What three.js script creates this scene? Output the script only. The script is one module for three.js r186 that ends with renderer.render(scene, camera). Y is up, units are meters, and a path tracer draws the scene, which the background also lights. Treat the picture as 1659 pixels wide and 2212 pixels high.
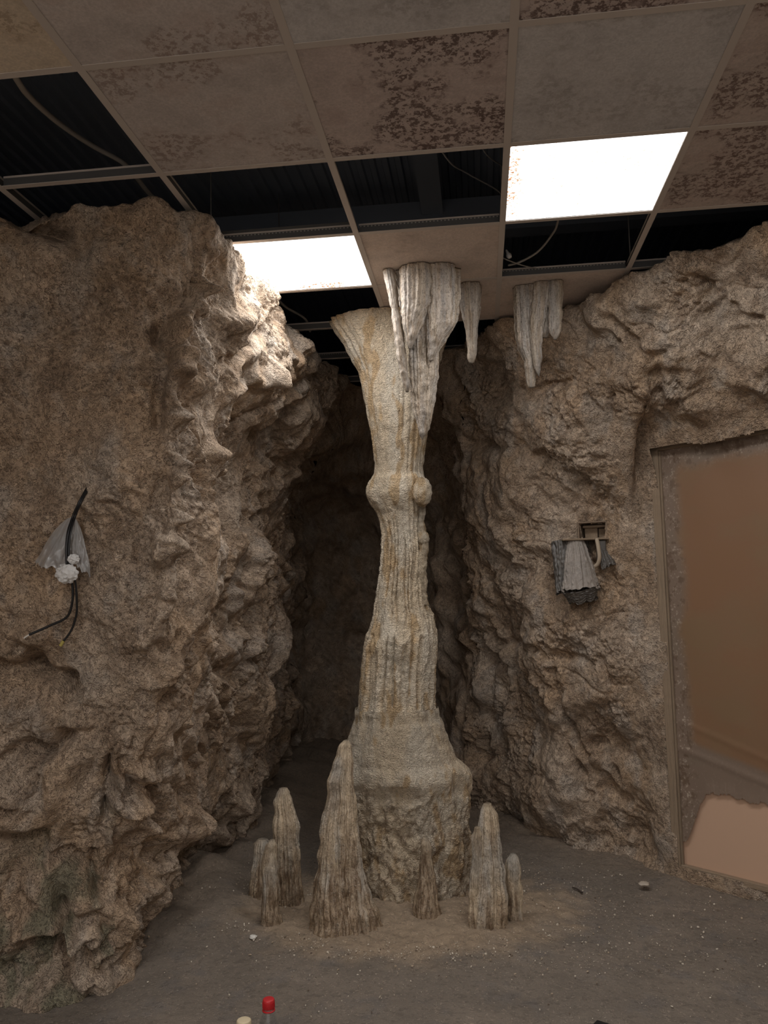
import * as THREE from 'three';
import { RectAreaLightUniformsLib } from 'three/addons/lights/RectAreaLightUniformsLib.js';
import { RoundedBoxGeometry } from 'three/addons/geometries/RoundedBoxGeometry.js';
import { mergeGeometries, mergeVertices } from 'three/addons/utils/BufferGeometryUtils.js';
import { createNoise3D } from 'simplex-noise';

// ------------------------------------------------------------------ camera, light, exposure
const scene = new THREE.Scene();
scene.background = new THREE.Color(0x000000);
const camera = new THREE.PerspectiveCamera(63.33, 1659 / 2212, 0.05, 60);
camera.position.set(0, 1.5, 0);
camera.rotation.set(0.0942, 0.114, -0.0251, 'YXZ');
scene.add(camera);
const renderer = new THREE.WebGLRenderer({ antialias: true });
renderer.toneMapping = THREE.LinearToneMapping;
renderer.toneMappingExposure = 1.0;
renderer.shadowMap.enabled = true;
RectAreaLightUniformsLib.init();
const PANEL_LIGHT = 21, PANEL_COLOR = [1, 0.985, 0.975];

// suspended ceiling: 600 mm grid
const CEIL = 2.9714, GX = -1.0622, GZ = -2.0813, CELL = 0.6;
const lampCells = [            // column, row, strength; entries behind the viewpoint are unseen, added for frontal light
  [2, 1, 0.68, 'bright square ceiling light on the right, above the three-lobed stalactite'],
  [0, 2, 0.6, 'bright square ceiling light with rusty specks, half hidden behind the left rock'],
  [-1, -5, 1.2, 'unseen square ceiling light added just behind the viewpoint, nearest the left wall'],
  [3, -5, 1.2, 'unseen square ceiling light added just behind the viewpoint, nearest the right wall'],
  [-2, -8, 1.2, 'unseen square ceiling light added beside the plain rear wall, at the left end of its row'],
  [1, -8, 1.2, 'unseen square ceiling light added beside the plain rear wall, in the middle of its row'],
  [4, -8, 1.2, 'unseen square ceiling light added beside the plain rear wall, at the right end of its row'],
];

// ------------------------------------------------------------------ helpers
function rng(seed) { let a = seed >>> 0; return () => { a = (a + 0x6d2b79f5) | 0; let t = Math.imul(a ^ (a >>> 15), 1 | a); t = (t + Math.imul(t ^ (t >>> 7), 61 | t)) ^ t; return ((t ^ (t >>> 14)) >>> 0) / 4294967296; }; }
const N = createNoise3D(rng(7)), N2 = createNoise3D(rng(91));
const clamp = (x, a = 0, b = 1) => Math.min(b, Math.max(a, x));
const sm = (a, b, x) => { const t = clamp((x - a) / (b - a)); return t * t * (3 - 2 * t); };
const mix = (a, b, t) => a + (b - a) * t;
const mix3 = (a, b, t) => [mix(a[0], b[0], t), mix(a[1], b[1], t), mix(a[2], b[2], t)];
function fbm(x, y, z, oct = 4, gain = 0.5) { let s = 0, a = 1, n = 0; for (let i = 0; i < oct; i++) { s += a * N(x, y, z); n += a; a *= gain; x *= 2.03; y *= 2.03; z *= 2.03; } return s / n; }
const ridge = (x, y, z) => 1 - Math.abs(N2(x, y, z));
const usedNames = new Map();
function numbered(name) { const k = usedNames.get(name) || 0; usedNames.set(name, k + 1); return k ? name + '_' + String(k).padStart(3, '0') : name; }
function shade(o) { o.castShadow = true; o.receiveShadow = true; return o; }
function mesh(name, geo, mat, parent) { const m = shade(new THREE.Mesh(geo, mat)); m.name = parent && parent !== scene ? name : numbered(name); (parent || scene).add(m); return m; }
function thing(name, label, category, pos = [0, 0, 0], group) { const g = new THREE.Group(); g.name = numbered(name); g.position.set(...pos); g.userData = { label, category }; if (group) g.userData.group = group; scene.add(g); return g; }
function tag(o, label, category, group, kind) { o.userData.label = label; if (category) o.userData.category = category; if (group) o.userData.group = group; if (kind) o.userData.kind = kind; return o; }
function structure(o, label) { o.userData.kind = 'structure'; if (label) o.userData.label = label; return o; }
const bx = (w, h, d, x = 0, y = 0, z = 0) => new THREE.BoxGeometry(w, h, d).translate(x, y, z);
const rbx = (w, h, d, x = 0, y = 0, z = 0, r = 0.004) => new RoundedBoxGeometry(w, h, d, 2, r).translate(x, y, z);
function tube(points, r, seg = 40, rad = 8) { return new THREE.TubeGeometry(new THREE.CatmullRomCurve3(points.map((p) => new THREE.Vector3(...p))), seg, r, rad, false); }

// ------------------------------------------------------------------ computed textures
function tileNoise(size, cells, seed) {          // tileable value noise, 0..1
  const r = rng(seed), g = new Float32Array(cells * cells).map(() => r()), o = new Float32Array(size * size);
  for (let y = 0; y < size; y++) { const fy = y / size * cells, y0 = Math.floor(fy), ty = fy - y0, sy = ty * ty * (3 - 2 * ty), a = (y0 % cells) * cells, b = ((y0 + 1) % cells) * cells;
    for (let x = 0; x < size; x++) { const fx = x / size * cells, x0 = Math.floor(fx), tx = fx - x0, sx = tx * tx * (3 - 2 * tx), c = x0 % cells, d = (x0 + 1) % cells;
      o[y * size + x] = mix(mix(g[a + c], g[a + d], sx), mix(g[b + c], g[b + d], sx), sy); } }
  return o;
}
function tileFbm(size, cells, seed, oct, gain = 0.55) { const o = new Float32Array(size * size); let a = 1, n = 0; for (let k = 0; k < oct && cells <= size; k++) { const t = tileNoise(size, cells, seed + k * 13); for (let i = 0; i < o.length; i++) o[i] += a * t[i]; n += a; a *= gain; cells *= 2; } for (let i = 0; i < o.length; i++) o[i] /= n; return o; }
function dataTex(size, fn, srgb = false) { const d = new Uint8Array(size * size * 4); for (let i = 0; i < size * size; i++) { const c = fn(i, i % size, (i / size) | 0); d[i * 4] = clamp(c[0]) * 255; d[i * 4 + 1] = clamp(c[1]) * 255; d[i * 4 + 2] = clamp(c[2]) * 255; d[i * 4 + 3] = 255; }
  const t = new THREE.DataTexture(d, size, size); t.wrapS = t.wrapT = THREE.RepeatWrapping; t.magFilter = THREE.LinearFilter; t.minFilter = THREE.LinearMipmapLinearFilter; t.generateMipmaps = true; if (srgb) t.colorSpace = THREE.SRGBColorSpace; t.needsUpdate = true; return t; }
function retex(t, rx, ry) { const c = t.clone(); c.repeat.set(rx, ry); c.needsUpdate = true; return c; }

const S = 1024, nA = tileFbm(S, 24, 3, 6, 0.62), nB = tileFbm(S, 6, 51, 7, 0.6), nC = tileFbm(S, 96, 77, 4, 0.7), nD = tileFbm(S, 40, 123, 5, 0.6);
const gritBump = dataTex(S, (i) => { const pit = sm(0.56, 0.66, nC[i]) * 0.5 + sm(0.56, 0.68, nD[i]) * 0.35; const v = nA[i] * 0.8 + nC[i] * 0.35 - pit; return [v, v, v]; });
const gritMap = dataTex(S, (i) => { const v = 0.91 + 0.24 * (nB[i] - 0.5) + 0.28 * (nC[i] - 0.5); const sp = sm(0.57, 0.66, nD[i]) * sm(0.4, 0.62, nB[i]) * 0.1 + sm(0.55, 0.63, nC[i]) * sm(0.45, 0.6, nA[i]) * 0.2, ls = sm(0.66, 0.7, nC[i]) * 0.2; return [v - sp + ls, v - sp * 1.02 + ls, v - sp * 1.0 + ls]; }, true);
const crinkleBump = dataTex(S, (i) => { const v = 1 - Math.abs(nD[i] - 0.5) * 5; const w = 1 - Math.abs(nA[i] - 0.5) * 4; const k = clamp(v) * 0.5 + clamp(w) * 0.35 + nC[i] * 0.3; return [k, k, k]; });
const crinkleMap = dataTex(S, (i) => { const v = 0.97 + 0.2 * (nB[i] - 0.5) + 0.24 * (nC[i] - 0.5), sp = sm(0.55, 0.65, nC[i]) * sm(0.45, 0.6, nD[i]) * 0.3; return [v - sp, v - sp, v - sp]; }, true);
const dripMap = dataTex(512, (i, x, y) => { const a = nA[((y >> 1) % S) * S + ((x * 4) % S)], b = nC[(y % S) * S + ((x * 3) % S)], v = 0.9 + 0.3 * (a - 0.5) + 0.3 * (b - 0.5) - 0.3 * sm(0.58, 0.66, b); return [v, v, v]; }, true);
const earthMap = dataTex(S, (i) => { const v = 0.86 + 0.14 * (nB[i] - 0.5) + 0.2 * (nC[i] - 0.5), sp = sm(0.6, 0.68, nD[i]) * 0.07, ls = sm(0.665, 0.7, nC[i]) * 0.12; return [v - sp + ls, v - sp + ls, v - sp + ls]; }, true);
const streakBump = dataTex(512, (i, x, y) => { const a = nA[((y >> 1) % S) * S + ((x * 4) % S)], b = nC[(y % S) * S + ((x * 3) % S)]; const k = a * 0.7 + b * 0.6 - 0.15; return [k, k, k]; });

// ------------------------------------------------------------------ materials
const mat = (o) => new THREE.MeshStandardMaterial(o);
const M = {
  rock: mat({ color: 0xffffff, vertexColors: true, roughness: 0.93, map: gritMap, bumpMap: gritBump, bumpScale: 0.013 }),
  floor: mat({ color: 0xffffff, vertexColors: true, roughness: 0.95, map: earthMap, bumpMap: gritBump, bumpScale: 0.004 }),
  column: mat({ color: 0xffffff, vertexColors: true, roughness: 0.72, map: crinkleMap, bumpMap: crinkleBump, bumpScale: 0.012 }),
  drip: mat({ color: 0xffffff, vertexColors: true, roughness: 0.5, map: dripMap, bumpMap: streakBump, bumpScale: 0.006 }),
  bar: mat({ color: new THREE.Color().setRGB(0.6, 0.545, 0.5), roughness: 0.8 }),
  barWeb: mat({ color: new THREE.Color().setRGB(0.12, 0.12, 0.12), roughness: 0.6, metalness: 0.2 }),
  roof: mat({ color: new THREE.Color().setRGB(0.3, 0.36, 0.46), roughness: 0.8 }),  // blue tint and paleness stand in for lens glow in the open cells
  shell: mat({ color: new THREE.Color().setRGB(0.05, 0.047, 0.045), roughness: 0.95 }),
  greyCable: mat({ color: new THREE.Color().setRGB(0.32, 0.3, 0.27), roughness: 0.7 }),
  thinWire: mat({ color: new THREE.Color().setRGB(0.22, 0.22, 0.22), roughness: 0.6 }),
  black: mat({ color: new THREE.Color().setRGB(0.012, 0.012, 0.013), roughness: 0.45 }),
  wood: mat({ color: new THREE.Color().setRGB(0.42, 0.31, 0.21), roughness: 0.8, map: retex(gritMap, 2, 2), bumpMap: streakBump, bumpScale: 0.002 }),
  steel: mat({ color: new THREE.Color().setRGB(0.2, 0.19, 0.18), roughness: 0.5, metalness: 0.6 }),
};

// ------------------------------------------------------------------ rock walls: one lofted sheet, split into wall_left / wall_back / wall_right
const panelU = [0.73, 0.683], panelN = [-0.683, 0.73], panelO = [0.93, -4.52], PW = 1.15, PY0 = 0.06, PY1 = 2.22;
const onPanel = (a, b = 0) => [panelO[0] + panelU[0] * a + panelN[0] * b, panelO[1] + panelU[1] * a + panelN[1] * b];
const LEVELS = [-0.06, 0.45, 0.9, 1.4, 1.9, 2.3, 2.6, 2.945, 2.955];
const P0 = onPanel(-0.01, 0.01), P1 = onPanel(0.5), P2 = onPanel(1.2);
// columns:   0            1             2             3              4              5               6               7              8             9              10             11            12            13             14            15            16            17            18             19            20            21            22            23           24           25           26           27          28
const PLAN = [
  [[-2.8, 3.1], [-2.9, 1.2], [-2.85, -0.8], [-2.6, -2.35], [-2.2, -2.95], [-1.86, -3.1], [-1.66, -3.13], [-1.5, -3.24], [-1.5, -3.5], [-1.62, -3.92], [-1.66, -4.35], [-1.62, -4.75], [-1.53, -5.35], [-1.58, -6.3], [-1.6, -7.4], [-1.15, -7.9], [-0.6, -7.5], [-0.35, -6.5], [-0.1, -5.75], [0.1, -5.45], [0.37, -5.05], [0.62, -4.87], [0.8, -4.72], P0, P1, P2, [2.4, -2.9], [2.6, -0.6], [2.6, 3.1]],
  [[-2.8, 3.1], [-2.9, 1.2], [-2.85, -0.8], [-2.6, -2.3], [-2.2, -2.85], [-1.85, -3.0], [-1.62, -3.04], [-1.42, -3.13], [-1.36, -3.4], [-1.45, -3.85], [-1.46, -4.3], [-1.44, -4.75], [-1.42, -5.35], [-1.56, -6.3], [-1.6, -7.4], [-1.15, -7.9], [-0.6, -7.5], [-0.35, -6.5], [-0.1, -5.68], [0.1, -5.4], [0.35, -5.04], [0.6, -4.84], [0.79, -4.68], P0, P1, P2, [2.4, -2.9], [2.6, -0.6], [2.6, 3.1]],
  [[-2.8, 3.1], [-2.9, 1.2], [-2.85, -0.8], [-2.6, -2.25], [-2.2, -2.8], [-1.8, -2.92], [-1.56, -2.95], [-1.34, -3.0], [-1.22, -3.2], [-1.28, -3.65], [-1.32, -4.15], [-1.33, -4.7], [-1.36, -5.3], [-1.5, -6.15], [-1.6, -7.4], [-1.15, -7.9], [-0.6, -7.5], [-0.33, -6.4], [-0.1, -5.6], [0.09, -5.32], [0.33, -4.98], [0.58, -4.79], [0.78, -4.64], P0, P1, P2, [2.4, -2.9], [2.6, -0.6], [2.6, 3.1]],
  [[-2.8, 3.1], [-2.9, 1.2], [-2.85, -0.8], [-2.6, -2.2], [-2.2, -2.74], [-1.76, -2.85], [-1.5, -2.88], [-1.2, -2.9], [-1.1, -3.0], [-1.19, -3.48], [-1.25, -4.0], [-1.27, -4.6], [-1.28, -5.2], [-1.43, -6.0], [-1.6, -7.3], [-1.15, -7.8], [-0.6, -7.4], [-0.3, -6.3], [-0.1, -5.5], [0.08, -5.25], [0.31, -4.93], [0.57, -4.74], [0.78, -4.62], P0, P1, P2, [2.4, -2.9], [2.6, -0.6], [2.6, 3.1]],
  [[-2.8, 3.1], [-2.9, 1.2], [-2.85, -0.8], [-2.58, -2.15], [-2.2, -2.7], [-1.74, -2.8], [-1.47, -2.84], [-1.17, -2.86], [-1.075, -2.95], [-1.15, -3.42], [-1.21, -3.95], [-1.24, -4.5], [-1.25, -5.1], [-1.4, -5.9], [-1.55, -7.1], [-1.1, -7.6], [-0.6, -7.2], [-0.28, -6.2], [-0.09, -5.4], [0.08, -5.16], [0.3, -4.85], [0.57, -4.65], [0.78, -4.54], P0, P1, P2, [2.4, -2.85], [2.6, -0.6], [2.6, 3.1]],
  [[-2.8, 3.1], [-2.9, 1.2], [-2.85, -0.8], [-2.56, -2.1], [-2.15, -2.66], [-1.72, -2.77], [-1.45, -2.81], [-1.15, -2.84], [-1.055, -2.94], [-1.1, -3.38], [-1.14, -3.95], [-1.18, -4.55], [-1.2, -5.1], [-1.3, -5.8], [-1.4, -6.8], [-1.0, -7.2], [-0.58, -6.9], [-0.26, -6.0], [-0.08, -5.3], [0.07, -5.03], [0.28, -4.73], [0.58, -4.45], [0.79, -4.28], onPanel(0, 0.13), onPanel(0.5, 0.14), onPanel(1.2, 0.12), [2.4, -2.8], [2.6, -0.6], [2.6, 3.1]],
  [[-2.8, 3.1], [-2.9, 1.2], [-2.85, -0.8], [-2.54, -2.05], [-2.1, -2.62], [-1.7, -2.74], [-1.42, -2.8], [-1.17, -2.84], [-1.02, -3.0], [-1.01, -3.4], [-1.0, -3.95], [-1.0, -4.5], [-1.0, -5.05], [-1.05, -5.65], [-1.1, -6.3], [-0.85, -6.6], [-0.55, -6.3], [-0.25, -5.7], [-0.08, -5.1], [0.06, -4.84], [0.25, -4.6], [0.57, -4.27], [0.8, -4.05], [0.95, -3.88], [1.24, -3.6], [1.6, -3.3], [2.3, -2.7], [2.6, -0.6], [2.6, 3.1]],
  [[-2.8, 3.1], [-2.9, 1.2], [-2.85, -0.8], [-2.5, -2.0], [-2.05, -2.55], [-1.66, -2.7], [-1.4, -2.78], [-1.14, -2.84], [-0.98, -3.02], [-0.96, -3.4], [-0.93, -3.8], [-0.95, -4.4], [-0.95, -5.05], [-0.87, -5.5], [-0.75, -5.72], [-0.55, -5.7], [-0.4, -5.5], [-0.25, -5.2], [-0.1, -4.82], [0.05, -4.62], [0.2, -4.46], [0.54, -4.12], [0.76, -3.88], [0.92, -3.68], [1.21, -3.41], [1.55, -3.12], [2.2, -2.5], [2.6, -0.6], [2.6, 3.1]],
  [[-3.0, 3.1], [-3.1, 1.2], [-3.05, -0.8], [-2.75, -2.2], [-2.3, -2.85], [-1.8, -3.0], [-1.55, -3.1], [-1.35, -3.15], [-1.25, -3.3], [-1.25, -3.6], [-1.25, -3.95], [-1.25, -4.5], [-1.25, -5.2], [-1.1, -5.8], [-0.85, -6.1], [-0.55, -6.1], [-0.3, -5.8], [-0.05, -5.4], [0.1, -5.05], [0.25, -4.85], [0.4, -4.7], [0.74, -4.36], [0.96, -4.12], [1.12, -3.92], [1.41, -3.65], [1.75, -3.36], [2.4, -2.7], [2.8, -0.6], [2.8, 3.1]],
];
const cr = (a, b, c, d, t) => 0.5 * (2 * b + (c - a) * t + (2 * a - 5 * b + 4 * c - d) * t * t + (3 * b - a - 3 * c + d) * t * t * t);
const NC = PLAN[0].length, NL = LEVELS.length;
function loftPoint(u, v, out) {
  const iu = clamp(Math.floor(u), 0, NC - 2), iv = clamp(Math.floor(v), 0, NL - 2), tu = u - iu, tv = v - iv, X = [], Y = [], Z = [];
  for (let j = -1; j < 3; j++) { const l = clamp(iv + j, 0, NL - 1), R = PLAN[l], a = R[clamp(iu - 1, 0, NC - 1)], b = R[iu], c = R[iu + 1], d = R[clamp(iu + 2, 0, NC - 1)]; X.push(cr(a[0], b[0], c[0], d[0], tu)); Z.push(cr(a[1], b[1], c[1], d[1], tu)); Y.push(LEVELS[l]); }
  out[0] = cr(X[0], X[1], X[2], X[3], tv); out[1] = cr(Y[0], Y[1], Y[2], Y[3], tv); out[2] = cr(Z[0], Z[1], Z[2], Z[3], tv); return out;
}
const hash = (x, y, z) => { let h = Math.imul(x, 374761393) ^ Math.imul(y, 668265263) ^ Math.imul(z, 1274126177); h = Math.imul(h ^ (h >>> 13), 1103515245); return ((h ^ (h >>> 16)) >>> 0); };
// hanging lobes: cells that swell towards their lower lip, with creases between them
function lobes(x, y, z) {
  const X = Math.floor(x), Y = Math.floor(y), Z = Math.floor(z); let f1 = 9, f2 = 9, dv = 0, rnd = 0;
  for (let i = -1; i < 2; i++) for (let j = -1; j < 2; j++) for (let k = -1; k < 2; k++) {
    const h = hash(X + i, Y + j, Z + k), ox = X + i + (h & 255) / 255, oy = Y + j + ((h >>> 8) & 255) / 255, oz = Z + k + ((h >>> 16) & 255) / 255;
    const a = x - ox, b = y - oy, c = z - oz, d = Math.sqrt(a * a + b * b + c * c);
    if (d < f1) { f2 = f1; f1 = d; dv = b; rnd = (h >>> 24) / 255; } else if (d < f2) f2 = d;
  }
  return sm(0, 0.42, f2 - f1) * (0.5 + 0.4 * rnd - dv * 0.5);
}
// sculpted folds, ledges and hollows: [x0,y0,z0, x1,y1,z1, radius, amount]
const STROKES = [
  [-1.61, 2.91, -2.70, -1.50, 2.85, -2.74, 0.07, -0.07], [-1.50, 2.85, -2.74, -1.42, 2.77, -2.77, 0.07, -0.07], [-1.43, 2.92, -2.76, -1.17, 2.93, -2.81, 0.12, 0.05],
  [-1.58, 2.90, -2.71, -1.50, 2.90, -2.73, 0.1, -0.05], [-1.50, 2.77, -2.75, -1.30, 2.77, -2.79, 0.14, 0.04], [-1.30, 2.77, -2.79, -1.16, 2.67, -2.84, 0.14, 0.04],
  [-0.97, 2.80, -3.04, -1.00, 2.66, -3.03, 0.055, 0.085], [-1.00, 2.66, -3.03, -1.06, 2.52, -2.92, 0.055, 0.085], [-1.06, 2.52, -2.92, -1.07, 2.35, -2.87, 0.055, 0.085],
  [-1.07, 2.35, -2.87, -1.09, 2.14, -2.86, 0.055, 0.085], [-1.09, 2.14, -2.86, -1.08, 1.94, -2.89, 0.055, 0.085], [-1.08, 1.94, -2.89, -1.09, 1.77, -2.90, 0.055, 0.085],
  [-1.09, 1.77, -2.90, -1.11, 1.69, -2.88, 0.055, 0.085], [-1.14, 2.48, -2.85, -1.15, 2.14, -2.85, 0.05, -0.03], [-1.15, 2.14, -2.85, -1.14, 1.89, -2.87, 0.05, -0.03],
  [-0.92, 2.86, -3.93, -1.00, 2.63, -3.54, 0.05, -0.06], [-1.00, 2.63, -3.54, -1.05, 2.42, -3.17, 0.05, -0.06], [-0.94, 2.87, -4.43, -1.01, 2.57, -3.81, 0.06, 0.05],
  [-1.01, 2.57, -3.81, -1.08, 2.40, -3.52, 0.06, 0.05], [-0.94, 2.85, -4.84, -1.02, 2.56, -4.21, 0.05, -0.06], [-1.02, 2.56, -4.21, -1.12, 2.32, -3.80, 0.05, -0.06],
  [-0.95, 2.79, -3.53, -1.00, 2.63, -3.27, 0.07, 0.05], [-1.00, 2.63, -3.27, -1.03, 2.50, -3.16, 0.07, 0.05], [-0.94, 2.79, -4.86, -1.00, 2.59, -4.47, 0.06, 0.05],
  [-1.00, 2.59, -4.47, -1.11, 2.40, -4.28, 0.06, 0.05], [-1.08, 2.46, -4.71, -1.15, 2.32, -4.24, 0.08, -0.035], [-1.15, 2.32, -4.24, -1.11, 2.31, -3.63, 0.08, -0.035],
  [-1.10, 2.06, -3.21, -1.16, 2.06, -3.62, 0.06, 0.06], [-1.10, 1.94, -3.13, -1.17, 1.98, -3.66, 0.04, -0.05], [-1.18, 2.22, -4.25, -1.22, 2.08, -4.59, 0.09, 0.04],
  [-1.23, 1.84, -4.14, -1.24, 1.93, -4.53, 0.05, -0.06], [-1.24, 1.93, -4.53, -1.23, 2.01, -4.93, 0.05, -0.06], [-1.24, 1.74, -4.27, -1.25, 1.67, -4.68, 0.09, 0.05],
  [-1.25, 1.54, -4.11, -1.26, 1.52, -4.50, 0.06, -0.07], [-1.26, 1.52, -4.50, -1.25, 1.57, -4.89, 0.06, -0.07], [-1.09, 1.69, -2.91, -1.15, 1.63, -2.88, 0.05, 0.05],
  [-1.15, 1.63, -2.88, -1.13, 1.52, -2.90, 0.05, 0.05], [-1.13, 1.52, -2.90, -1.20, 1.32, -2.92, 0.05, 0.05], [-1.08, 1.68, -2.99, -1.09, 1.50, -2.96, 0.05, -0.05],
  [-1.09, 1.50, -2.96, -1.14, 1.31, -2.94, 0.05, -0.05], [-1.40, 1.83, -2.85, -1.30, 1.65, -2.86, 0.05, 0.04], [-1.27, 1.88, -2.85, -1.15, 1.66, -2.88, 0.06, 0.045],
  [-1.35, 1.83, -2.85, -1.23, 1.61, -2.87, 0.05, -0.04], [-1.75, 1.33, -2.86, -1.64, 1.33, -2.88, 0.08, 0.05], [-1.64, 1.33, -2.88, -1.55, 1.29, -2.89, 0.08, 0.05],
  [-1.75, 1.26, -2.87, -1.64, 1.24, -2.89, 0.07, -0.09], [-1.64, 1.24, -2.89, -1.54, 1.21, -2.90, 0.07, -0.09], [-1.54, 1.21, -2.90, -1.53, 1.16, -2.91, 0.07, -0.09],
  [-1.16, 1.19, -3.00, -1.17, 1.07, -3.19, 0.13, 0.045], [-1.22, 0.93, -3.15, -1.24, 0.82, -3.26, 0.06, 0.06], [-1.28, 0.77, -3.16, -1.33, 0.69, -3.61, 0.05, -0.07],
  [-1.22, 0.97, -3.35, -1.34, 0.75, -3.81, 0.05, 0.05], [-1.28, 0.94, -3.70, -1.39, 0.65, -4.08, 0.04, -0.05], [-1.27, 1.08, -3.88, -1.37, 0.71, -4.26, 0.05, 0.05],
  [-1.30, 1.00, -4.21, -1.41, 0.57, -4.62, 0.04, -0.05], [-1.78, 0.91, -2.92, -1.65, 0.94, -2.93, 0.06, -0.06], [-1.65, 0.94, -2.93, -1.56, 0.97, -2.94, 0.06, -0.06],
  [-1.56, 0.97, -2.94, -1.43, 1.01, -2.94, 0.06, -0.06], [-1.65, 1.06, -2.91, -1.48, 1.09, -2.92, 0.1, 0.04], [-1.39, 0.52, -3.66, -1.49, 0.38, -4.03, 0.11, 0.1],
  [-1.36, 0.45, -3.36, -1.56, 0.18, -4.23, 0.06, -0.1], [-1.56, 0.18, -4.23, -1.58, 0.06, -4.73, 0.06, -0.1], [-1.35, 0.91, -2.99, -1.36, 0.77, -3.05, 0.05, 0.06],
  [-1.36, 0.77, -3.05, -1.33, 0.57, -3.25, 0.05, 0.06], [-1.33, 0.57, -3.25, -1.37, 0.47, -3.24, 0.05, 0.06], [-1.40, 0.88, -2.98, -1.40, 0.70, -3.04, 0.05, -0.06],
  [-1.40, 0.70, -3.04, -1.38, 0.56, -3.14, 0.05, -0.06], [-1.44, 0.50, -4.46, -1.49, 0.30, -4.78, 0.06, 0.05], [-1.52, 0.26, -4.55, -1.50, 0.16, -5.01, 0.06, -0.07],
  [-1.60, 0.53, -3.03, -1.52, 0.48, -3.06, 0.045, -0.08], [-1.52, 0.48, -3.06, -1.45, 0.39, -3.13, 0.045, -0.08], [-1.67, 0.41, -3.04, -1.60, 0.34, -3.07, 0.05, -0.08],
  [-1.60, 0.34, -3.07, -1.50, 0.25, -3.13, 0.05, -0.08], [-1.63, 0.48, -3.03, -1.50, 0.37, -3.09, 0.06, 0.05], [-1.84, 0.19, -3.05, -1.69, 0.31, -3.05, 0.07, 0.07],
  [-1.69, 0.31, -3.05, -1.56, 0.24, -3.10, 0.07, 0.07], [-1.56, 0.24, -3.10, -1.53, 0.24, -3.12, 0.07, 0.07], [-1.82, 0.12, -3.08, -1.69, 0.17, -3.08, 0.13, -0.12],
  [-1.69, 0.17, -3.08, -1.60, 0.12, -3.11, 0.13, -0.12], [-1.81, 0.60, -2.98, -1.69, 0.59, -3.00, 0.06, -0.07], [-1.80, 0.67, -2.97, -1.69, 0.66, -2.98, 0.08, 0.05],
  [-1.79, 0.75, -2.95, -1.71, 0.74, -2.97, 0.05, -0.06], [-1.71, 0.74, -2.97, -1.64, 0.80, -2.96, 0.05, -0.06], [-1.55, 0.05, -3.15, -1.47, 0.16, -3.19, 0.05, 0.06],
  [-1.47, 0.16, -3.19, -1.43, 0.27, -3.21, 0.05, 0.06], [-1.50, 0.08, -3.18, -1.46, 0.12, -3.24, 0.06, -0.06], [-1.39, 0.41, -3.21, -1.40, 0.28, -3.38, 0.06, 0.05],
  [-1.37, 0.40, -3.35, -1.63, -0.02, -4.10, 0.06, -0.06], [0.86, 2.57, -4.01, 0.91, 2.43, -4.19, 0.07, -0.09], [0.91, 2.43, -4.19, 0.94, 2.27, -4.37, 0.07, -0.09],
  [0.98, 2.57, -3.88, 1.07, 2.36, -4.14, 0.14, 0.06], [1.07, 2.36, -4.14, 1.31, 2.35, -3.93, 0.14, 0.06], [0.95, 2.81, -3.69, 1.05, 2.71, -3.67, 0.05, -0.05],
  [1.05, 2.71, -3.67, 1.03, 2.65, -3.74, 0.05, -0.05], [1.11, 2.66, -3.66, 1.23, 2.57, -3.65, 0.05, -0.05], [1.09, 2.71, -3.64, 1.19, 2.62, -3.62, 0.07, 0.04],
  [-0.07, 2.42, -5.21, 0.20, 2.29, -4.84, 0.06, -0.05], [0.20, 2.29, -4.84, 0.39, 2.22, -4.65, 0.06, -0.05], [0.39, 2.22, -4.65, 0.58, 2.05, -4.58, 0.06, -0.05],
  [0.23, 2.54, -4.65, 0.44, 2.35, -4.54, 0.12, 0.04], [0.18, 2.63, -4.66, 0.33, 2.57, -4.54, 0.05, -0.05], [0.33, 2.57, -4.54, 0.53, 2.56, -4.34, 0.05, -0.05],
  [0.06, 1.16, -5.31, 0.30, 1.15, -4.98, 0.06, -0.05], [0.30, 1.15, -4.98, 0.65, 1.07, -4.72, 0.06, -0.05], [0.19, 0.98, -5.16, 0.26, 0.79, -5.09, 0.1, 0.04],
  [0.42, 1.03, -4.89, 0.46, 0.74, -4.90, 0.05, -0.05], [0.46, 0.74, -4.90, 0.50, 0.48, -4.91, 0.05, -0.05], [0.50, 0.48, -4.91, 0.57, 0.36, -4.88, 0.05, -0.05],
  [0.60, 0.65, -4.82, 0.70, 0.42, -4.76, 0.04, -0.05], [0.55, 0.67, -4.85, 0.66, 0.44, -4.80, 0.06, 0.04], [-0.07, 1.57, -5.40, 0.11, 1.08, -5.26, 0.06, 0.05],
  [0.11, 1.08, -5.26, 0.13, 0.68, -5.31, 0.06, 0.05], [0.13, 0.68, -5.31, 0.11, 0.32, -5.39, 0.06, 0.05], [-0.14, 1.43, -5.64, -0.00, 1.01, -5.41, 0.08, -0.08],
  [-0.00, 1.01, -5.41, 0.01, 0.65, -5.46, 0.08, -0.08], [0.01, 0.65, -5.46, -0.03, 0.34, -5.56, 0.08, -0.08], [0.42, 2.29, -4.60, 0.56, 2.17, -4.54, 0.06, 0.04],
  [0.72, 2.45, -4.23, 0.67, 2.24, -4.41, 0.05, -0.05], [0.64, 0.43, -4.81, 0.74, 0.31, -4.74, 0.06, -0.05], [0.53, 0.10, -4.92, 0.74, 0.09, -4.77, 0.09, -0.06],
  [0.74, 0.09, -4.77, 0.87, 0.08, -4.58, 0.09, -0.06], [0.14, 1.90, -5.07, 0.21, 1.65, -5.02, 0.06, 0.04], [-0.04, 1.72, -5.32, 0.10, 1.43, -5.22, 0.05, -0.05],
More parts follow.
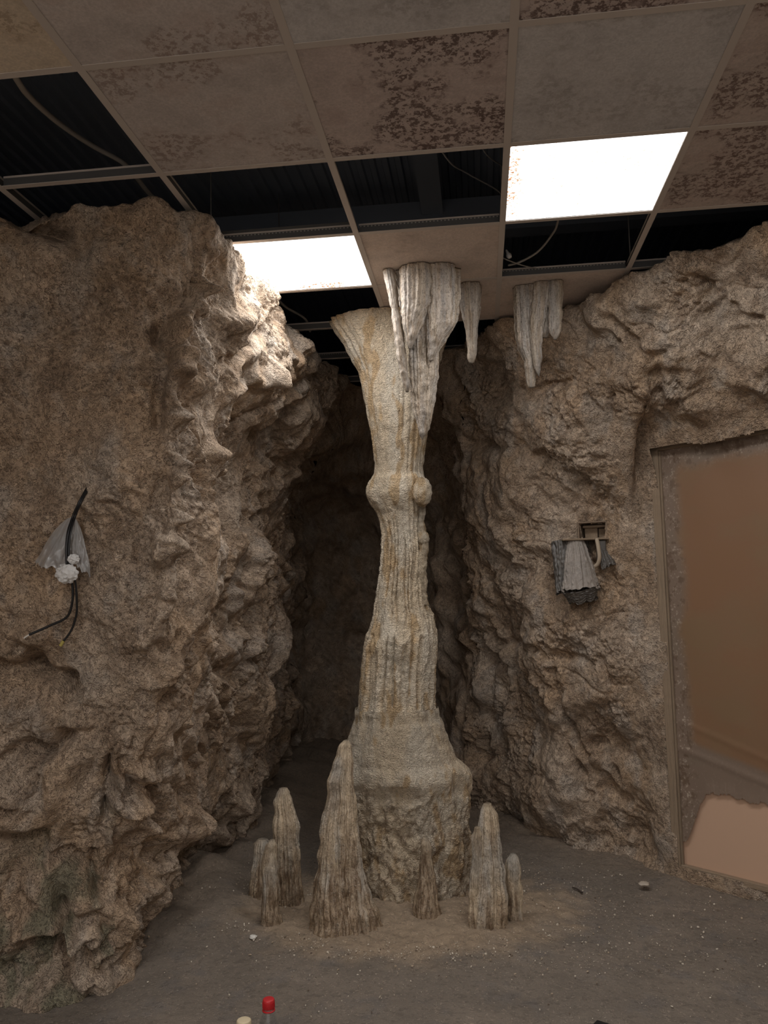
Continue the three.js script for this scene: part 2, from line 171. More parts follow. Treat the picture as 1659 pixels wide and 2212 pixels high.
  [-1.04, 2.43, -2.98, -1.06, 2.17, -2.99, 0.06, -0.05], [-1.06, 2.17, -2.99, -1.09, 1.95, -3.13, 0.06, -0.05], [-1.09, 1.95, -3.13, -1.11, 1.78, -3.17, 0.06, -0.05],
];
function strokeDisp(p0) {
  let d = 0; const [a0, b0, c0] = p0, wob = 0.035, p = [a0 + wob * N(a0 * 6, b0 * 6, c0 * 6 + 2), b0 + wob * N(a0 * 6 + 8, b0 * 6, c0 * 6), c0 + wob * N(a0 * 6, b0 * 6 + 4, c0 * 6)], keep = 0.75 + 0.5 * N2(a0 * 3.5, b0 * 3.5, c0 * 3.5);
  for (const s of STROKES) {
    const ax = s[3] - s[0], ay = s[4] - s[1], az = s[5] - s[2], L = ax * ax + ay * ay + az * az, t = clamp(((p[0] - s[0]) * ax + (p[1] - s[1]) * ay + (p[2] - s[2]) * az) / (L || 1));
    const dx = p[0] - s[0] - ax * t, dy = p[1] - s[1] - ay * t, dz = p[2] - s[2] - az * t, q = (dx * dx + dy * dy + dz * dz) / (s[6] * s[6]);
    if (q < 1) { const k = 1 - q; d += s[7] * k * k; }
  }
  return d * keep;
}
function panelFade(p) {      // 0 on the board, 1 well away from it
  const a = (p[0] - panelO[0]) * panelU[0] + (p[2] - panelO[1]) * panelU[1], da = Math.max(-a, a - PW, 0), dy = Math.max(p[1] - PY1, 0), d = Math.hypot(da, dy);
  return p[2] > -4.9 && p[0] > 0.3 ? sm(0.0, 0.3, d) : 1;
}
function rockOffset(p, u) {
  const [x, y, z] = p, wx = 0.12 * N(x * 2.1, y * 2.1, z * 2.1 + 9), wy = 0.12 * N(x * 2.1 + 5, y * 2.1, z * 2.1), wz = 0.12 * N(x * 2.1, y * 2.1 + 7, z * 2.1);
  const left = u < 14, right = u > 17.5;
  let crag = left ? mix(sm(1.75, 0.7, y), 0.9, sm(8.0, 8.8, u)) : 0.65;
  if (left) crag = Math.max(crag * (0.75 + 0.5 * N(x, y + 3, z)), 0.1);
  if (left && u > 6.5) crag *= mix(1, 0.22, sm(6.5, 7.6, u) * sm(11.2, 9.8, u) * sm(1.2, 1.7, y));
  let d = 0.085 * N(x * 1.05, y * 1.05, z * 1.05 + 3) + 0.04 * N(x * 2.4, y * 2.4, z * 2.4);
  d += crag * (left ? 0.1 : 0.06) * (lobes((x + wx) * 3.2, (y + wy) * 1.9, (z + wz) * 3.2) - 0.35);
  const patch = sm(-0.35, 0.35, N2(x * 2.6, y * 2.6, z * 2.6));      // rough patches between smooth faces
  d += crag * (left ? 0.036 : 0.03) * (0.35 + 0.65 * patch) * (lobes((x + wx * 0.7) * 8.2 + 3, (y + wy * 0.7) * 5, (z + wz * 0.7) * 8.2) - 0.35);
  d += (0.15 + crag) * 0.012 * patch * (lobes((x + wx * 0.4) * 19 + 7, (y + wy * 0.4) * 16, (z + wz * 0.4) * 19) - 0.35);
  const dx = x * 0.8 + y * 0.35, dy2 = y * 0.75 - x * 0.2;
  d += (0.35 + 0.65 * crag) * 0.035 * (ridge((dx + wx) * 3.1, dy2 * 2.3, (z + wz) * 3.1) - 0.75);
  d += 0.018 * N(x * 6, y * 6, z * 6) + 0.007 * N(x * 13, y * 13, z * 13) + (0.002 + 0.004 * patch) * N(x * 27, y * 27, z * 27) + (0.001 + 0.003 * patch) * N2(x * 58, y * 58, z * 58);
  d -= (0.25 + 0.75 * crag) * 0.016 * sm(0.9, 0.995, ridge((x + wx) * 1.9 + 4, (y + wy) * 1.6, (z + wz) * 1.9));
  d -= (0.25 + 0.75 * patch) * 0.007 * sm(0.25, 0.7, N2(x * 30, y * 46, z * 30)) + patch * 0.01 * sm(0.3, 0.7, N(x * 17 + 3, y * 26, z * 17));
  d += strokeDisp(p);
  return d;
}
const ROCK = { a: [0.54, 0.39, 0.265], b: [0.66, 0.52, 0.395], dark: [0.35, 0.245, 0.165], ochre: [0.62, 0.42, 0.255], moss: [0.27, 0.26, 0.175], grey: [0.58, 0.5, 0.42] };
function rockColor(p, u) {
  const [x, y, z] = p; let c = mix3(ROCK.a, ROCK.b, sm(-0.35, 0.6, fbm(x * 1.7, y * 1.4, z * 1.7, 4)));
  c = mix3(c, ROCK.dark, 0.75 * sm(0.12, 0.5, fbm(x * 3.1 + 9, y * 2.4, z * 3.1, 5, 0.62)));
  c = mix3(c, ROCK.ochre, 0.5 * sm(0.1, 0.55, fbm(x * 2.2, y * 1.2 + 20, z * 2.2, 3)));
  c = mix3(c, ROCK.grey, 0.6 * sm(0.1, 0.5, fbm(x * 4 + 40, y * 2.6, z * 4, 4)));
  const patch = sm(-0.35, 0.35, N2(x * 2.6, y * 2.6, z * 2.6)); c = mix3(c, ROCK.dark.map((v) => v * 0.75), 0.75 * (0.15 + 0.85 * patch) * sm(0.15, 0.6, N2(x * 24, y * 38, z * 24) * 0.6 + N(x * 52, y * 75, z * 52) * 0.5));
  c = mix3(c, ROCK.b, 0.5 * sm(0.35, 0.65, N(x * 12 + 7, y * 9, z * 12)));
  if (u < 7) c = mix3(c, ROCK.moss, 0.8 * sm(0.75, 0.2, y + 0.35 * fbm(x * 3, y * 3, z * 3, 4)) * sm(-0.15, 0.3, fbm(x * 5 + 3, y * 5, z * 5, 4)));
  const g = 0.93 + 0.16 * N2(x * 31, y * 31, z * 31) + 0.1 * N2(x * 70, y * 70, z * 70); return [c[0] * g, c[1] * g, c[2] * g];
}
const inRecess = (p) => { const a = (p[0] - 0.622) * 0.941 + (p[2] + 4.695) * 0.338; return Math.abs(a) < 0.072 && Math.abs(p[1] - 1.802) < 0.043 && p[2] < -4.5 && p[2] > -5; };   // the cut-out for the wall box
function axis(from, to, len, res) { const a = [from]; for (let i = Math.floor(from); i < to; i++) { const s = Math.max(from, i), e = Math.min(to, i + 1), n = Math.max(2, Math.ceil(len(i) * (e - s) / res(i))); for (let k = 1; k <= n; k++) a.push(s + (e - s) * k / n); } return a; }
// texture coordinates in metres from the side each face looks to; a vertex is doubled where two sides meet
function boxMapped(g0, col, size) {
  const P = g0.attributes.position.array, Q = g0.attributes.normal.array, I = g0.index.array, map = [new Int32Array(P.length / 3).fill(-1), new Int32Array(P.length / 3).fill(-1), new Int32Array(P.length / 3).fill(-1)], pos = [], nor = [], uv = [], c = [], idx = new Uint32Array(I.length);
  for (let t = 0; t < I.length; t += 3) {
    const n = [0, 0, 0]; for (let k = 0; k < 3; k++) for (let e = 0; e < 3; e++) n[e] += Q[I[t + k] * 3 + e];
    const w = [Math.abs(n[0]), Math.abs(n[1]) * 0.9, Math.abs(n[2])], ax = w[0] > w[1] && w[0] > w[2] ? 0 : w[1] > w[2] ? 1 : 2;
    for (let k = 0; k < 3; k++) { const v = I[t + k]; if (map[ax][v] < 0) { map[ax][v] = pos.length / 3; const x = P[v * 3], y = P[v * 3 + 1], z = P[v * 3 + 2]; pos.push(x, y, z); nor.push(Q[v * 3], Q[v * 3 + 1], Q[v * 3 + 2]); c.push(col[v * 3], col[v * 3 + 1], col[v * 3 + 2]); if (ax === 0) uv.push(z / size + 0.37, y / size); else if (ax === 1) uv.push(x / size, z / size + 0.61); else uv.push(x / size, y / size + 0.23); } idx[t + k] = map[ax][v]; }
  }
  const g = new THREE.BufferGeometry(); g.setAttribute('position', new THREE.Float32BufferAttribute(pos, 3)); g.setAttribute('normal', new THREE.Float32BufferAttribute(nor, 3)); g.setAttribute('color', new THREE.Float32BufferAttribute(c, 3)); g.setAttribute('uv', new THREE.Float32BufferAttribute(uv, 2)); g.setIndex(new THREE.BufferAttribute(idx, 1)); return g;
}
function rockWall(name, u0, u1, resU, resV, label) {
  const lenU = (i) => Math.max(...[0, 3, 6, 7].map((l) => Math.hypot(PLAN[l][i + 1][0] - PLAN[l][i][0], PLAN[l][i + 1][1] - PLAN[l][i][1])));
  const us = axis(u0, u1, lenU, resU), vs = axis(0, NL - 1, (i) => (i === NL - 2 ? 0.3 : LEVELS[i + 1] - LEVELS[i]), (i) => (i === NL - 2 ? 0.06 : resV));
  const nu = us.length, nv = vs.length, pos = new Float32Array(nu * nv * 3), col = new Float32Array(nu * nv * 3), hole = new Uint8Array(nu * nv);
  const p = [0, 0, 0], a = [0, 0, 0], b = [0, 0, 0];
  for (let i = 0; i < nu; i++) {
    for (let j = 0; j < nv; j++) {
      const k = i * nv + j; loftPoint(us[i], vs[j], p);
      const e = 0.02, u = us[i], v = Math.min(vs[j], NL - 2.001);
      loftPoint(Math.min(u + e, NC - 1), v, a); loftPoint(Math.max(u - e, 0), v, b); const ux = a[0] - b[0], uy = a[1] - b[1], uz = a[2] - b[2];
      loftPoint(u, Math.min(v + e, NL - 2), a); loftPoint(u, Math.max(v - e, 0), b); const vx = a[0] - b[0], vy = a[1] - b[1], vz = a[2] - b[2];
      let nx = uy * vz - uz * vy, ny = uz * vx - ux * vz, nz = ux * vy - uy * vx; const L = Math.hypot(nx, ny, nz) || 1; nx /= L; ny /= L; nz /= L;
      const fade = panelFade(p), d = rockOffset(p, u) * mix(0.12, 1, fade) + (1 - fade) * 0.012;
      const c = rockColor(p, u);
      p[0] += nx * d; p[1] += ny * d * (j === 0 ? 0 : 1); p[2] += nz * d; if (p[1] > 2.955) p[1] = 2.955 + 0.002 * N(p[0] * 9, 0, p[2] * 9);
      pos.set(p, k * 3); col.set(c, k * 3);
      const pa = (p[0] - panelO[0]) * panelU[0] + (p[2] - panelO[1]) * panelU[1], pb = (p[0] - panelO[0]) * panelN[0] + (p[2] - panelO[1]) * panelN[1];
      hole[k] = (pa > 0.034 && pa < PW - 0.034 && p[1] > PY0 + 0.02 && p[1] < PY1 - 0.014 && Math.abs(pb) < 0.09) || inRecess(p) ? 1 : 0;
    }
  }
  const idx = []; for (let i = 0; i < nu - 1; i++) for (let j = 0; j < nv - 1; j++) { const q = i * nv + j, r = q + nv; if (hole[q] && hole[q + 1] && hole[r] && hole[r + 1]) continue; idx.push(q, r, q + 1, r, r + 1, q + 1); }
  const g0 = new THREE.BufferGeometry(); g0.setAttribute('position', new THREE.BufferAttribute(pos, 3)); g0.setIndex(idx); g0.computeVertexNormals(); const g = boxMapped(g0, col, 0.62);
  const m = mesh(name, g, M.rock); return structure(m, label);
}
const fine = (lo, hi) => (i) => (i >= lo && i < hi ? 0.0075 : 0.05);
const wallLeft = rockWall('wall_left', 0, 13.5, (i) => (i >= 4 && i < 13 ? (i < 9 ? 0.0062 : 0.0085) : 0.05), 0.0068, 'rugged brown sprayed rock mass on the left, overhanging towards the passage');
const wallBack = rockWall('wall_back', 13.5, 18, () => 0.03, 0.03, 'dark rock lining the narrow passage behind the column');
const wallRight = rockWall('wall_right', 18, NC - 1, (i) => (i < 25 ? 0.0066 : 0.05), 0.0068, 'brown sprayed rock wall on the right around the tall framed board');

// ------------------------------------------------------------------ floor
{
  const xs = [], zs = []; for (let x = -3.2; x < 3.01;) { xs.push(x); x += x > -2.1 && x < 1.6 ? 0.0105 : 0.08; } for (let z = 3.2; z > -8.3;) { zs.push(z); z -= z < -2.6 && z > -5.9 ? 0.0115 : 0.08; }
  const nx = xs.length, nz = zs.length, pos = new Float32Array(nx * nz * 3), col = new Float32Array(nx * nz * 3), uv = new Float32Array(nx * nz * 2);
  for (let i = 0; i < nx; i++) for (let j = 0; j < nz; j++) {
    const x = xs[i], z = zs[j], k = i * nz + j; let y = 0;
    const leftBank = sm(-1.0, -1.7, x) * sm(-3.3, -4.1, z), backBank = sm(-4.9, -5.9, z), rightBank = sm(-0.35, 0.15, (x - 0.37) * 0.69 - (z + 5.05) * 0.72 + 0.02 ? ((x - 0.37) * 0.62 - (z + 5.05) * 0.78) : 0);
    y += 0.1 * leftBank * (1 + 0.5 * N(x * 3, 1, z * 3)) + 0.05 * backBank + 0.03 * rightBank * (1 + 0.6 * N(x * 4, 5, z * 4));
    const dcol = Math.hypot((x + 0.42) / 0.75, (z + 4.05) / 0.5), sand = sm(1.25, 0.8, dcol + 0.25 * fbm(x * 5, 3, z * 5, 4));
    y += 0.006 * N(x * 2.2, 4, z * 2.2) + 0.003 * N(x * 9, 4, z * 9) + (0.0015 + 0.004 * Math.max(leftBank, rightBank)) * N(x * 34, 4, z * 34) + 0.0012 * N2(x * 80, 4, z * 80) + 0.008 * sand * (1 + N(x * 12, 8, z * 12));
    const g1 = fbm(x * 1.6, 11, z * 1.6, 4), g2 = fbm(x * 4, 17, z * 4, 5, 0.6);
    let c = mix3([0.275, 0.228, 0.183], [0.315, 0.258, 0.205], sm(-0.4, 0.5, g1)); c = mix3(c, [0.245, 0.213, 0.188], 0.7 * sm(0.1, 0.5, g2)); c = mix3(c, [0.5, 0.375, 0.255], 0.85 * sand); c = mix3(c, [0.33, 0.245, 0.17], 0.7 * Math.max(leftBank, rightBank, backBank));
    const grit = N2(x * 55, 2, z * 55) * 0.5 + N2(x * 110, 2, z * 110) * 0.5; c = mix3(c, [0.17, 0.13, 0.095], 0.55 * sm(0.25, 0.7, grit) * (0.25 + 0.75 * Math.max(sand, leftBank, rightBank)));
    const gv = 0.96 + 0.08 * grit; pos.set([x, y, z], k * 3); col.set(c.map((v) => v * gv), k * 3); uv[k * 2] = x / 0.8; uv[k * 2 + 1] = z / 0.8;
  }
  const idx = []; for (let i = 0; i < nx - 1; i++) for (let j = 0; j < nz - 1; j++) { const q = i * nz + j, r = q + nz; idx.push(q, r, q + 1, r, r + 1, q + 1); }
  const g = new THREE.BufferGeometry(); g.setAttribute('position', new THREE.BufferAttribute(pos, 3)); g.setAttribute('color', new THREE.BufferAttribute(col, 3)); g.setAttribute('uv', new THREE.BufferAttribute(uv, 2)); g.setIndex(idx); g.computeVertexNormals();
  structure(mesh('floor', g, M.floor), 'dusty grey-brown earth floor strewn with pale crumbs');
}
// building shell round the cave set
structure(mesh('wall_front', bx(7.0, 4.4, 0.2, 0, 2.0, 3.25), mat({ color: new THREE.Color().setRGB(0.82, 0.8, 0.77), roughness: 0.95 })), 'plain unseen wall behind the viewpoint, whitened to bounce light forward');  // unseen rear wall, near-white so that it bounces frontal light onto the rock
structure(mesh('trim_1', mergeGeometries([bx(0.2, 4.4, 12.4, -3.6, 2.0, -2.8), bx(0.2, 4.4, 12.4, 3.3, 2.0, -2.8), bx(7.0, 4.4, 0.2, 0, 2.0, -8.9), bx(7.0, 0.1, 12.4, 0, -0.2, -2.8)]), M.shell), 'dark outer building shell around the cave set');

// ------------------------------------------------------------------ suspended ceiling
const OPEN = new Set(['-1,0', '-1,1', '0,1', '1,1', '2,2', '3,2', '4,2', '0,3', '0,4', '1,4', '2,4', '-2,0', '-1,2', '-1,3', '-2,1', '1,5', '0,5', '3,3', '3,4']);
const lampAt = new Set(lampCells.map((l) => l[0] + ',' + (l[1])));
{
  const ceiling = new THREE.Group(); ceiling.name = 'ceiling'; structure(ceiling, 'grimy suspended ceiling of square panels with several panels missing'); scene.add(ceiling);
  const tileTex = (seed, base, spot, amount, lo) => dataTex(512, (i, x, y) => {
    const o = (seed * 7919) % (S * S), at = (a, sx, sy) => a[(((y * sy + seed * 131) % S) * S + ((x * sx + seed * 57) % S)) % (S * S)];
    const b = at(nB, 1, 1), f = at(nD, 2, 2), c = at(nC, 2, 2), w = at(nB, 2, 2);
    const patch = sm(lo, lo + 0.16, b), flecks = sm(0.485, 0.56, f * 0.55 + c * 0.45) * patch, k = amount * flecks + 0.2 * sm(0.5, 0.7, w), gr = 1 + 0.2 * (c - 0.5) + 0.22 * (w - 0.5);
    return mix3(base, spot, clamp(k)).map((v) => v * gr);
  }, true);
  const px = (r, g, b) => [r / 255, g / 255, b / 255];
  const variants = [
    tileTex(1, px(204, 196, 192), px(140, 122, 114), 0.6, 0.46), tileTex(2, px(202, 189, 184), px(104, 88, 84), 0.85, 0.4), tileTex(3, px(206, 204, 204), px(160, 156, 154), 0.5, 0.46),
    tileTex(4, px(200, 187, 180), px(114, 96, 90), 0.8, 0.38), tileTex(5, px(218, 204, 184), px(150, 132, 112), 0.55, 0.46), tileTex(6, px(214, 200, 190), px(176, 160, 148), 0.4, 0.5)].map((t) => mat({ color: 0xffffff, roughness: 0.95, map: t, bumpMap: t, bumpScale: 0.002 }));
  const pick = { '0,0': 0, '1,0': 1, '2,0': 2, '3,0': 3, '3,1': 3, '-1,-1': 4, '0,-1': 0, '1,-1': 2, '2,-1': 1, '3,-1': 3, '1,2': 5, '1,3': 5, '2,3': 5 };
  const tileGeo = rbx(0.592, 0.014, 0.592, 0, 0, 0, 0.002); const r = rng(5);
  for (let k = -4; k < 7; k++) for (let w = -9; w < 6; w++) {
    const id = k + ',' + w; if (OPEN.has(id) || lampAt.has(id) || w === 5 && k > -1 && k < 3) continue;
    const x = GX + CELL * (k + 0.5), z = GZ - CELL * (w + 0.5); if (x < -3.4 || x > 3.1 || z > 3.1) continue;
    const t = mesh('ceiling_tile', tileGeo, variants[pick[id] ?? Math.floor(r() * 6)], ceiling); t.position.set(x, CEIL + 0.0085 + (r() - 0.5) * 0.002, z); t.rotation.set((r() - 0.5) * 0.003, Math.floor(r() * 4) * Math.PI / 2, (r() - 0.5) * 0.003);
  }
  const flangeX = (len) => mergeGeometries([bx(len, 0.002, 0.024), bx(len, 0.007, 0.006, 0, 0.037, 0)]), webX = (len) => bx(len, 0.034, 0.0025, 0, 0.018, 0);
  const crossF = flangeX(CELL - 0.024), crossW = webX(CELL - 0.024), mainF = flangeX(CELL).rotateY(Math.PI / 2), mainW = webX(CELL).rotateY(Math.PI / 2);
  for (let k = -3; k < 7; k++) for (let w = -8; w < 6; w++) { const b = mesh('runner', mainF, M.bar, ceiling); b.position.set(GX + CELL * k, CEIL, GZ - CELL * (w + 0.5)); mesh('web', mainW, M.barWeb, b); }
  for (let k = -4; k < 6; k++) for (let w = -8; w < 7; w++) { const b = mesh('cross_bar', crossF, M.bar, ceiling); b.position.set(GX + CELL * (k + 0.5), CEIL + 0.0005, GZ - CELL * w); mesh('web', crossW, M.barWeb, b); }
  // rows of punched slots on the webs seen through the open cells
  const slotGeo = (n) => { const a = []; for (let i = 0; i < n; i++) a.push(bx(0.006, 0.004, 0.002, -0.28 + 0.56 * i / (n - 1), 0.029, 0.003)); return mergeGeometries(a); };
  const slots = slotGeo(38), slotMat = mat({ color: new THREE.Color().setRGB(0.4, 0.39, 0.37), roughness: 0.6 });
  for (const [k, w] of [[1, 2], [0, 2], [2, 3], [0, 5]]) { const b = mesh('web_slots', slots, slotMat, ceiling); b.position.set(GX + CELL * (k + 0.5), CEIL, GZ - CELL * w); }
  // hanger wires up to the roof
  for (const [k, w] of [[0, 1], [0, 4], [1, 1], [2, 2], [3, 3], [0, 2]]) mesh('hanger', new THREE.CylinderGeometry(0.0025, 0.0025, 0.75, 6).translate(GX + CELL * k, CEIL + 0.41, GZ - CELL * w + 0.06), M.thinWire, ceiling);
}
// roof deck above the ceiling: ribbed sheet
{
  const sh = new THREE.Shape(); const n = 96, w = 6.9 / n; sh.moveTo(-3.5, 0); for (let i = 0; i < n; i++) { const x = -3.5 + i * w; sh.lineTo(x + w * 0.25, 0); sh.lineTo(x + w * 0.35, -0.02); sh.lineTo(x + w * 0.75, -0.02); sh.lineTo(x + w * 0.85, 0); sh.lineTo(x + w, 0); } sh.lineTo(3.4, 0.03); sh.lineTo(-3.5, 0.03);
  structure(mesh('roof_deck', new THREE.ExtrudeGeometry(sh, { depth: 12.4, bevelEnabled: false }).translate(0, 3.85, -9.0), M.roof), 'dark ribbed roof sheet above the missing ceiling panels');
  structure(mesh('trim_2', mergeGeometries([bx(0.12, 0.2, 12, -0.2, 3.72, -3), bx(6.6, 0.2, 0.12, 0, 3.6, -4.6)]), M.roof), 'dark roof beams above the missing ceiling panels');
}

// ------------------------------------------------------------------ ceiling lights
lampCells.forEach(([k, w, strength, label], n) => {
  const x = GX + CELL * (k + 0.5), z = GZ - CELL * (w + 0.5), t = thing('ceiling_light', label, 'ceiling light', [x, CEIL, z], 'square ceiling lights');
  const s = 0.28, f = 0.006; mesh('frame', mergeGeometries([bx(0.592, 0.05, f, 0, 0.028, 0.293), bx(0.592, 0.05, f, 0, 0.028, -0.293), bx(f, 0.05, 0.58, 0.293, 0.028, 0), bx(f, 0.05, 0.58, -0.293, 0.028, 0), bx(0.592, 0.004, 0.592, 0, 0.055, 0)]), M.steel, t);
  const tex = dataTex(256, (i, a, b) => { const q = nC[((b * 3 + n * 99) % S) * S + (a * 3) % S], m = nB[((b * 2) % S) * S + (a * 2 + n * 50) % S]; const nearEdge = n === 1 ? sm(60, 12, b) * sm(50, 120, a) * sm(235, 190, a) : sm(30, 4, a); const rust = n < 2 ? sm(0.5, 0.62, q * 0.7 + m * 0.3) * nearEdge : 0, fl = n < 2 ? sm(0.67, 0.7, q) * 0.8 : 0; return mix3(mix3([1, 1, 1], [0.62, 0.36, 0.2], rust), [0.45, 0.38, 0.3], fl * 0.7); }, true);
  const dm = mat({ color: 0xf2f2f0, roughness: 0.6, map: tex, emissive: new THREE.Color().setRGB(1, 0.99, 0.97), emissiveMap: tex, emissiveIntensity: 2.2 });
  const d = mesh('diffuser', new THREE.PlaneGeometry(0.576, 0.576).rotateX(Math.PI / 2).translate(0, 0.0035, 0), dm, t); d.castShadow = false;
  const l = new THREE.RectAreaLight(new THREE.Color().setRGB(...PANEL_COLOR), PANEL_LIGHT * strength, 0.57, 0.57); l.position.set(x, CEIL - 0.004, z); l.rotation.x = -Math.PI / 2; scene.add(l);
});

// ------------------------------------------------------------------ dripstone shapes
// rows [y, xLeft, xRight] from top to bottom; the cross-section is a noisy ellipse of depth ratio `deep`
function dripstone(rows, z, o) {
  const R = rows.slice().sort((a, b) => a[0] - b[0]), y0 = o.y0 ?? R[0][0], y1 = Math.min(o.y1 ?? R[R.length - 1][0], CEIL), nY = o.nY ?? Math.max(12, Math.ceil((y1 - y0) / 0.0055)), nT = o.nT ?? 180, st = (o.seed || 1) * 17.3;
  const at = (y) => { let i = 0; while (i < R.length - 2 && R[i + 1][0] < y) i++; const t = clamp((y - R[i][0]) / (R[i + 1][0] - R[i][0])), g = (c) => { const a = R[Math.max(0, i - 1)][c], b = R[i][c], e = R[i + 1][c], f = R[Math.min(R.length - 1, i + 2)][c]; return mix(mix(b, e, t), clamp(cr(a, b, e, f, t), Math.min(b, e), Math.max(b, e)), 0.8); }; const l = g(1), r = g(2); return [(l + r) / 2, Math.max(0.002, (r - l) / 2)]; };
  const pos = [], col = [], uv = [], idx = []; let arcY = 0;
  const fluteOf = typeof o.flute === 'function' ? o.flute : () => o.flute ?? 0.1, wob = o.wob ?? 0, fk = o.fk ?? 3.2, fy = o.fy ?? 1.1;
  for (let j = 0; j <= nY; j++) {
    const y = y0 + (y1 - y0) * j / nY, [cx0, rx0] = at(y), flute = fluteOf(y), cx = cx0 + wob * N(st, y * 6, 3), rx = rx0 * (1 + (wob ? 0.1 * N(st + 4, y * 9, 7) : 0)), deep = typeof o.deep === 'function' ? o.deep(y) : o.deep ?? 0.9, rz = rx * deep, lean = (o.lean || 0) * (y - y0);
    for (let i = 0; i <= nT; i++) {
      const th = i / nT * Math.PI * 2, c = Math.cos(th), s = Math.sin(th);      // th = 90 deg faces the camera
      const w = 0.25 * N(c * 1.2 + st, y * 2.5, s * 1.2);
      const f1 = N(c * fk + st, y * fy + w, s * fk), f2 = N2(c * fk * 2.2, y * fy * 1.3 + st, s * fk * 2.2);
      const rg = 1 - 2 * Math.abs(f1), k = Math.min(1, rx / 0.05);
      let m = flute * (0.55 * f1 + 0.35 * f2 + 0.35 * (rg - 0.4) * (o.sharp ?? 0.6)) * k;
      let d = (o.rough ?? 0.006) * (N(cx + c * rx * 14 + st, y * 14, s * rz * 14) + 0.5 * N2(c * rx * 34, y * 34, s * rz * 34 + st));
      if (o.extra) d += o.extra(th, y, c, s);
      const X = cx + c * (rx * (1 + m) + d), Z = z + lean + s * (rz * (1 + m) + d);
      pos.push(X, y, Z); uv.push(i / nT * (o.uvw ?? 1.2) * 1.4, y / 0.32); const q = o.color(X, y, Z, th, f1, f2); col.push(...q);
    }
  }
  const W = nT + 1; for (let j = 0; j < nY; j++) for (let i = 0; i < nT; i++) { const a = j * W + i, b = a + W; idx.push(a, b, a + 1, b, b + 1, a + 1); }
  for (const j of o.open ? [] : [0, nY]) { const b = pos.length / 3; let X = 0, Z = 0; for (let i = 0; i < nT; i++) { X += pos[(j * W + i) * 3] / nT; Z += pos[(j * W + i) * 3 + 2] / nT; } const yy = y0 + (y1 - y0) * j / nY + (j ? 1 : -1) * (o.tip ?? 0.004); pos.push(X, Math.min(yy, CEIL), Z); uv.push(0.5, yy); col.push(col[j * W * 3], col[j * W * 3 + 1], col[j * W * 3 + 2]); for (let i = 0; i < nT; i++) j ? idx.push(j * W + i, b, j * W + i + 1) : idx.push(j * W + i, j * W + i + 1, b); }
  const g = new THREE.BufferGeometry(); g.setAttribute('position', new THREE.Float32BufferAttribute(pos, 3)); g.setAttribute('color', new THREE.Float32BufferAttribute(col, 3)); g.setAttribute('uv', new THREE.Float32BufferAttribute(uv, 2)); g.setIndex(idx); g.computeVertexNormals();
  // close the normals over the seam
  const nrm = g.attributes.normal; for (let j = 0; j <= nY; j++) { const a = j * W, b = a + nT, v = new THREE.Vector3().fromBufferAttribute(nrm, a).add(new THREE.Vector3().fromBufferAttribute(nrm, b)).normalize(); nrm.setXYZ(a, v.x, v.y, v.z); nrm.setXYZ(b, v.x, v.y, v.z); }
  return g;
}
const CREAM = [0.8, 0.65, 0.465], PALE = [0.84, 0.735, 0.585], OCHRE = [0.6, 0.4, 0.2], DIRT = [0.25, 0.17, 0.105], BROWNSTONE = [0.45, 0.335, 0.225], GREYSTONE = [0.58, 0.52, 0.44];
const columnColor = (X, y, Z, th, f1, f2) => {
  let c = mix3(CREAM, PALE, sm(-0.3, 0.5, fbm(X * 5, y * 1.6, Z * 5, 3)));
  c = mix3(c, OCHRE, 0.75 * sm(0.2, 0.6, N(X * 9 + 3 + 0.35 * N(X * 3, y * 4, Z * 3), y * 0.9, Z * 9) + 0.4 * N(X * 22, y * 9, Z * 22)));
  c = mix3(c, DIRT, 0.32 * sm(0.35, 0.75, fbm(X * 10, y * 6, Z * 10 + 8, 4, 0.65)));
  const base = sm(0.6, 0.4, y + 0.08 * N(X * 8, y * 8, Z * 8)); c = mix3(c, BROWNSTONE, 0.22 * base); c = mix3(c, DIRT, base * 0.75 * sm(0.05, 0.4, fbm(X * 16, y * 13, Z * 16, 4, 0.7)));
  return c;
};
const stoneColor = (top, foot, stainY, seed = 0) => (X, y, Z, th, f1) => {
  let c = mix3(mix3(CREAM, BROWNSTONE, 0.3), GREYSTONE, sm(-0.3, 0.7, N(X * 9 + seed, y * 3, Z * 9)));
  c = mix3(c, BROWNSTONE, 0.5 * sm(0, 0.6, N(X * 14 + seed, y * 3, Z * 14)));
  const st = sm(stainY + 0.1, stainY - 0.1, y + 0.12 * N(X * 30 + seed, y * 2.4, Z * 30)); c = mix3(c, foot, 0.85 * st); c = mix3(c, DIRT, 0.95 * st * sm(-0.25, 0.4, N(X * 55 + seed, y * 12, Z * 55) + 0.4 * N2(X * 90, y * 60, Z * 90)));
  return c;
};
const hangColor = (X, y, Z, th, f1, f2) => {
  let c = mix3([0.56, 0.48, 0.4], [0.44, 0.39, 0.34], sm(-0.4, 0.5, N(X * 26, y * 1.3, Z * 26))); c = mix3(c, [0.58, 0.47, 0.34], 0.5 * sm(0, 0.6, N(X * 15 + 9, y, Z * 15)));
  c = mix3(c, BROWNSTONE, 0.55 * sm(0.05, 0.6, N2(X * 34 + 5, y * 1.1, Z * 34))); return mix3(c, DIRT, 0.4 * sm(0.4, 0.8, N2(X * 40, y * 5, Z * 40)));
};

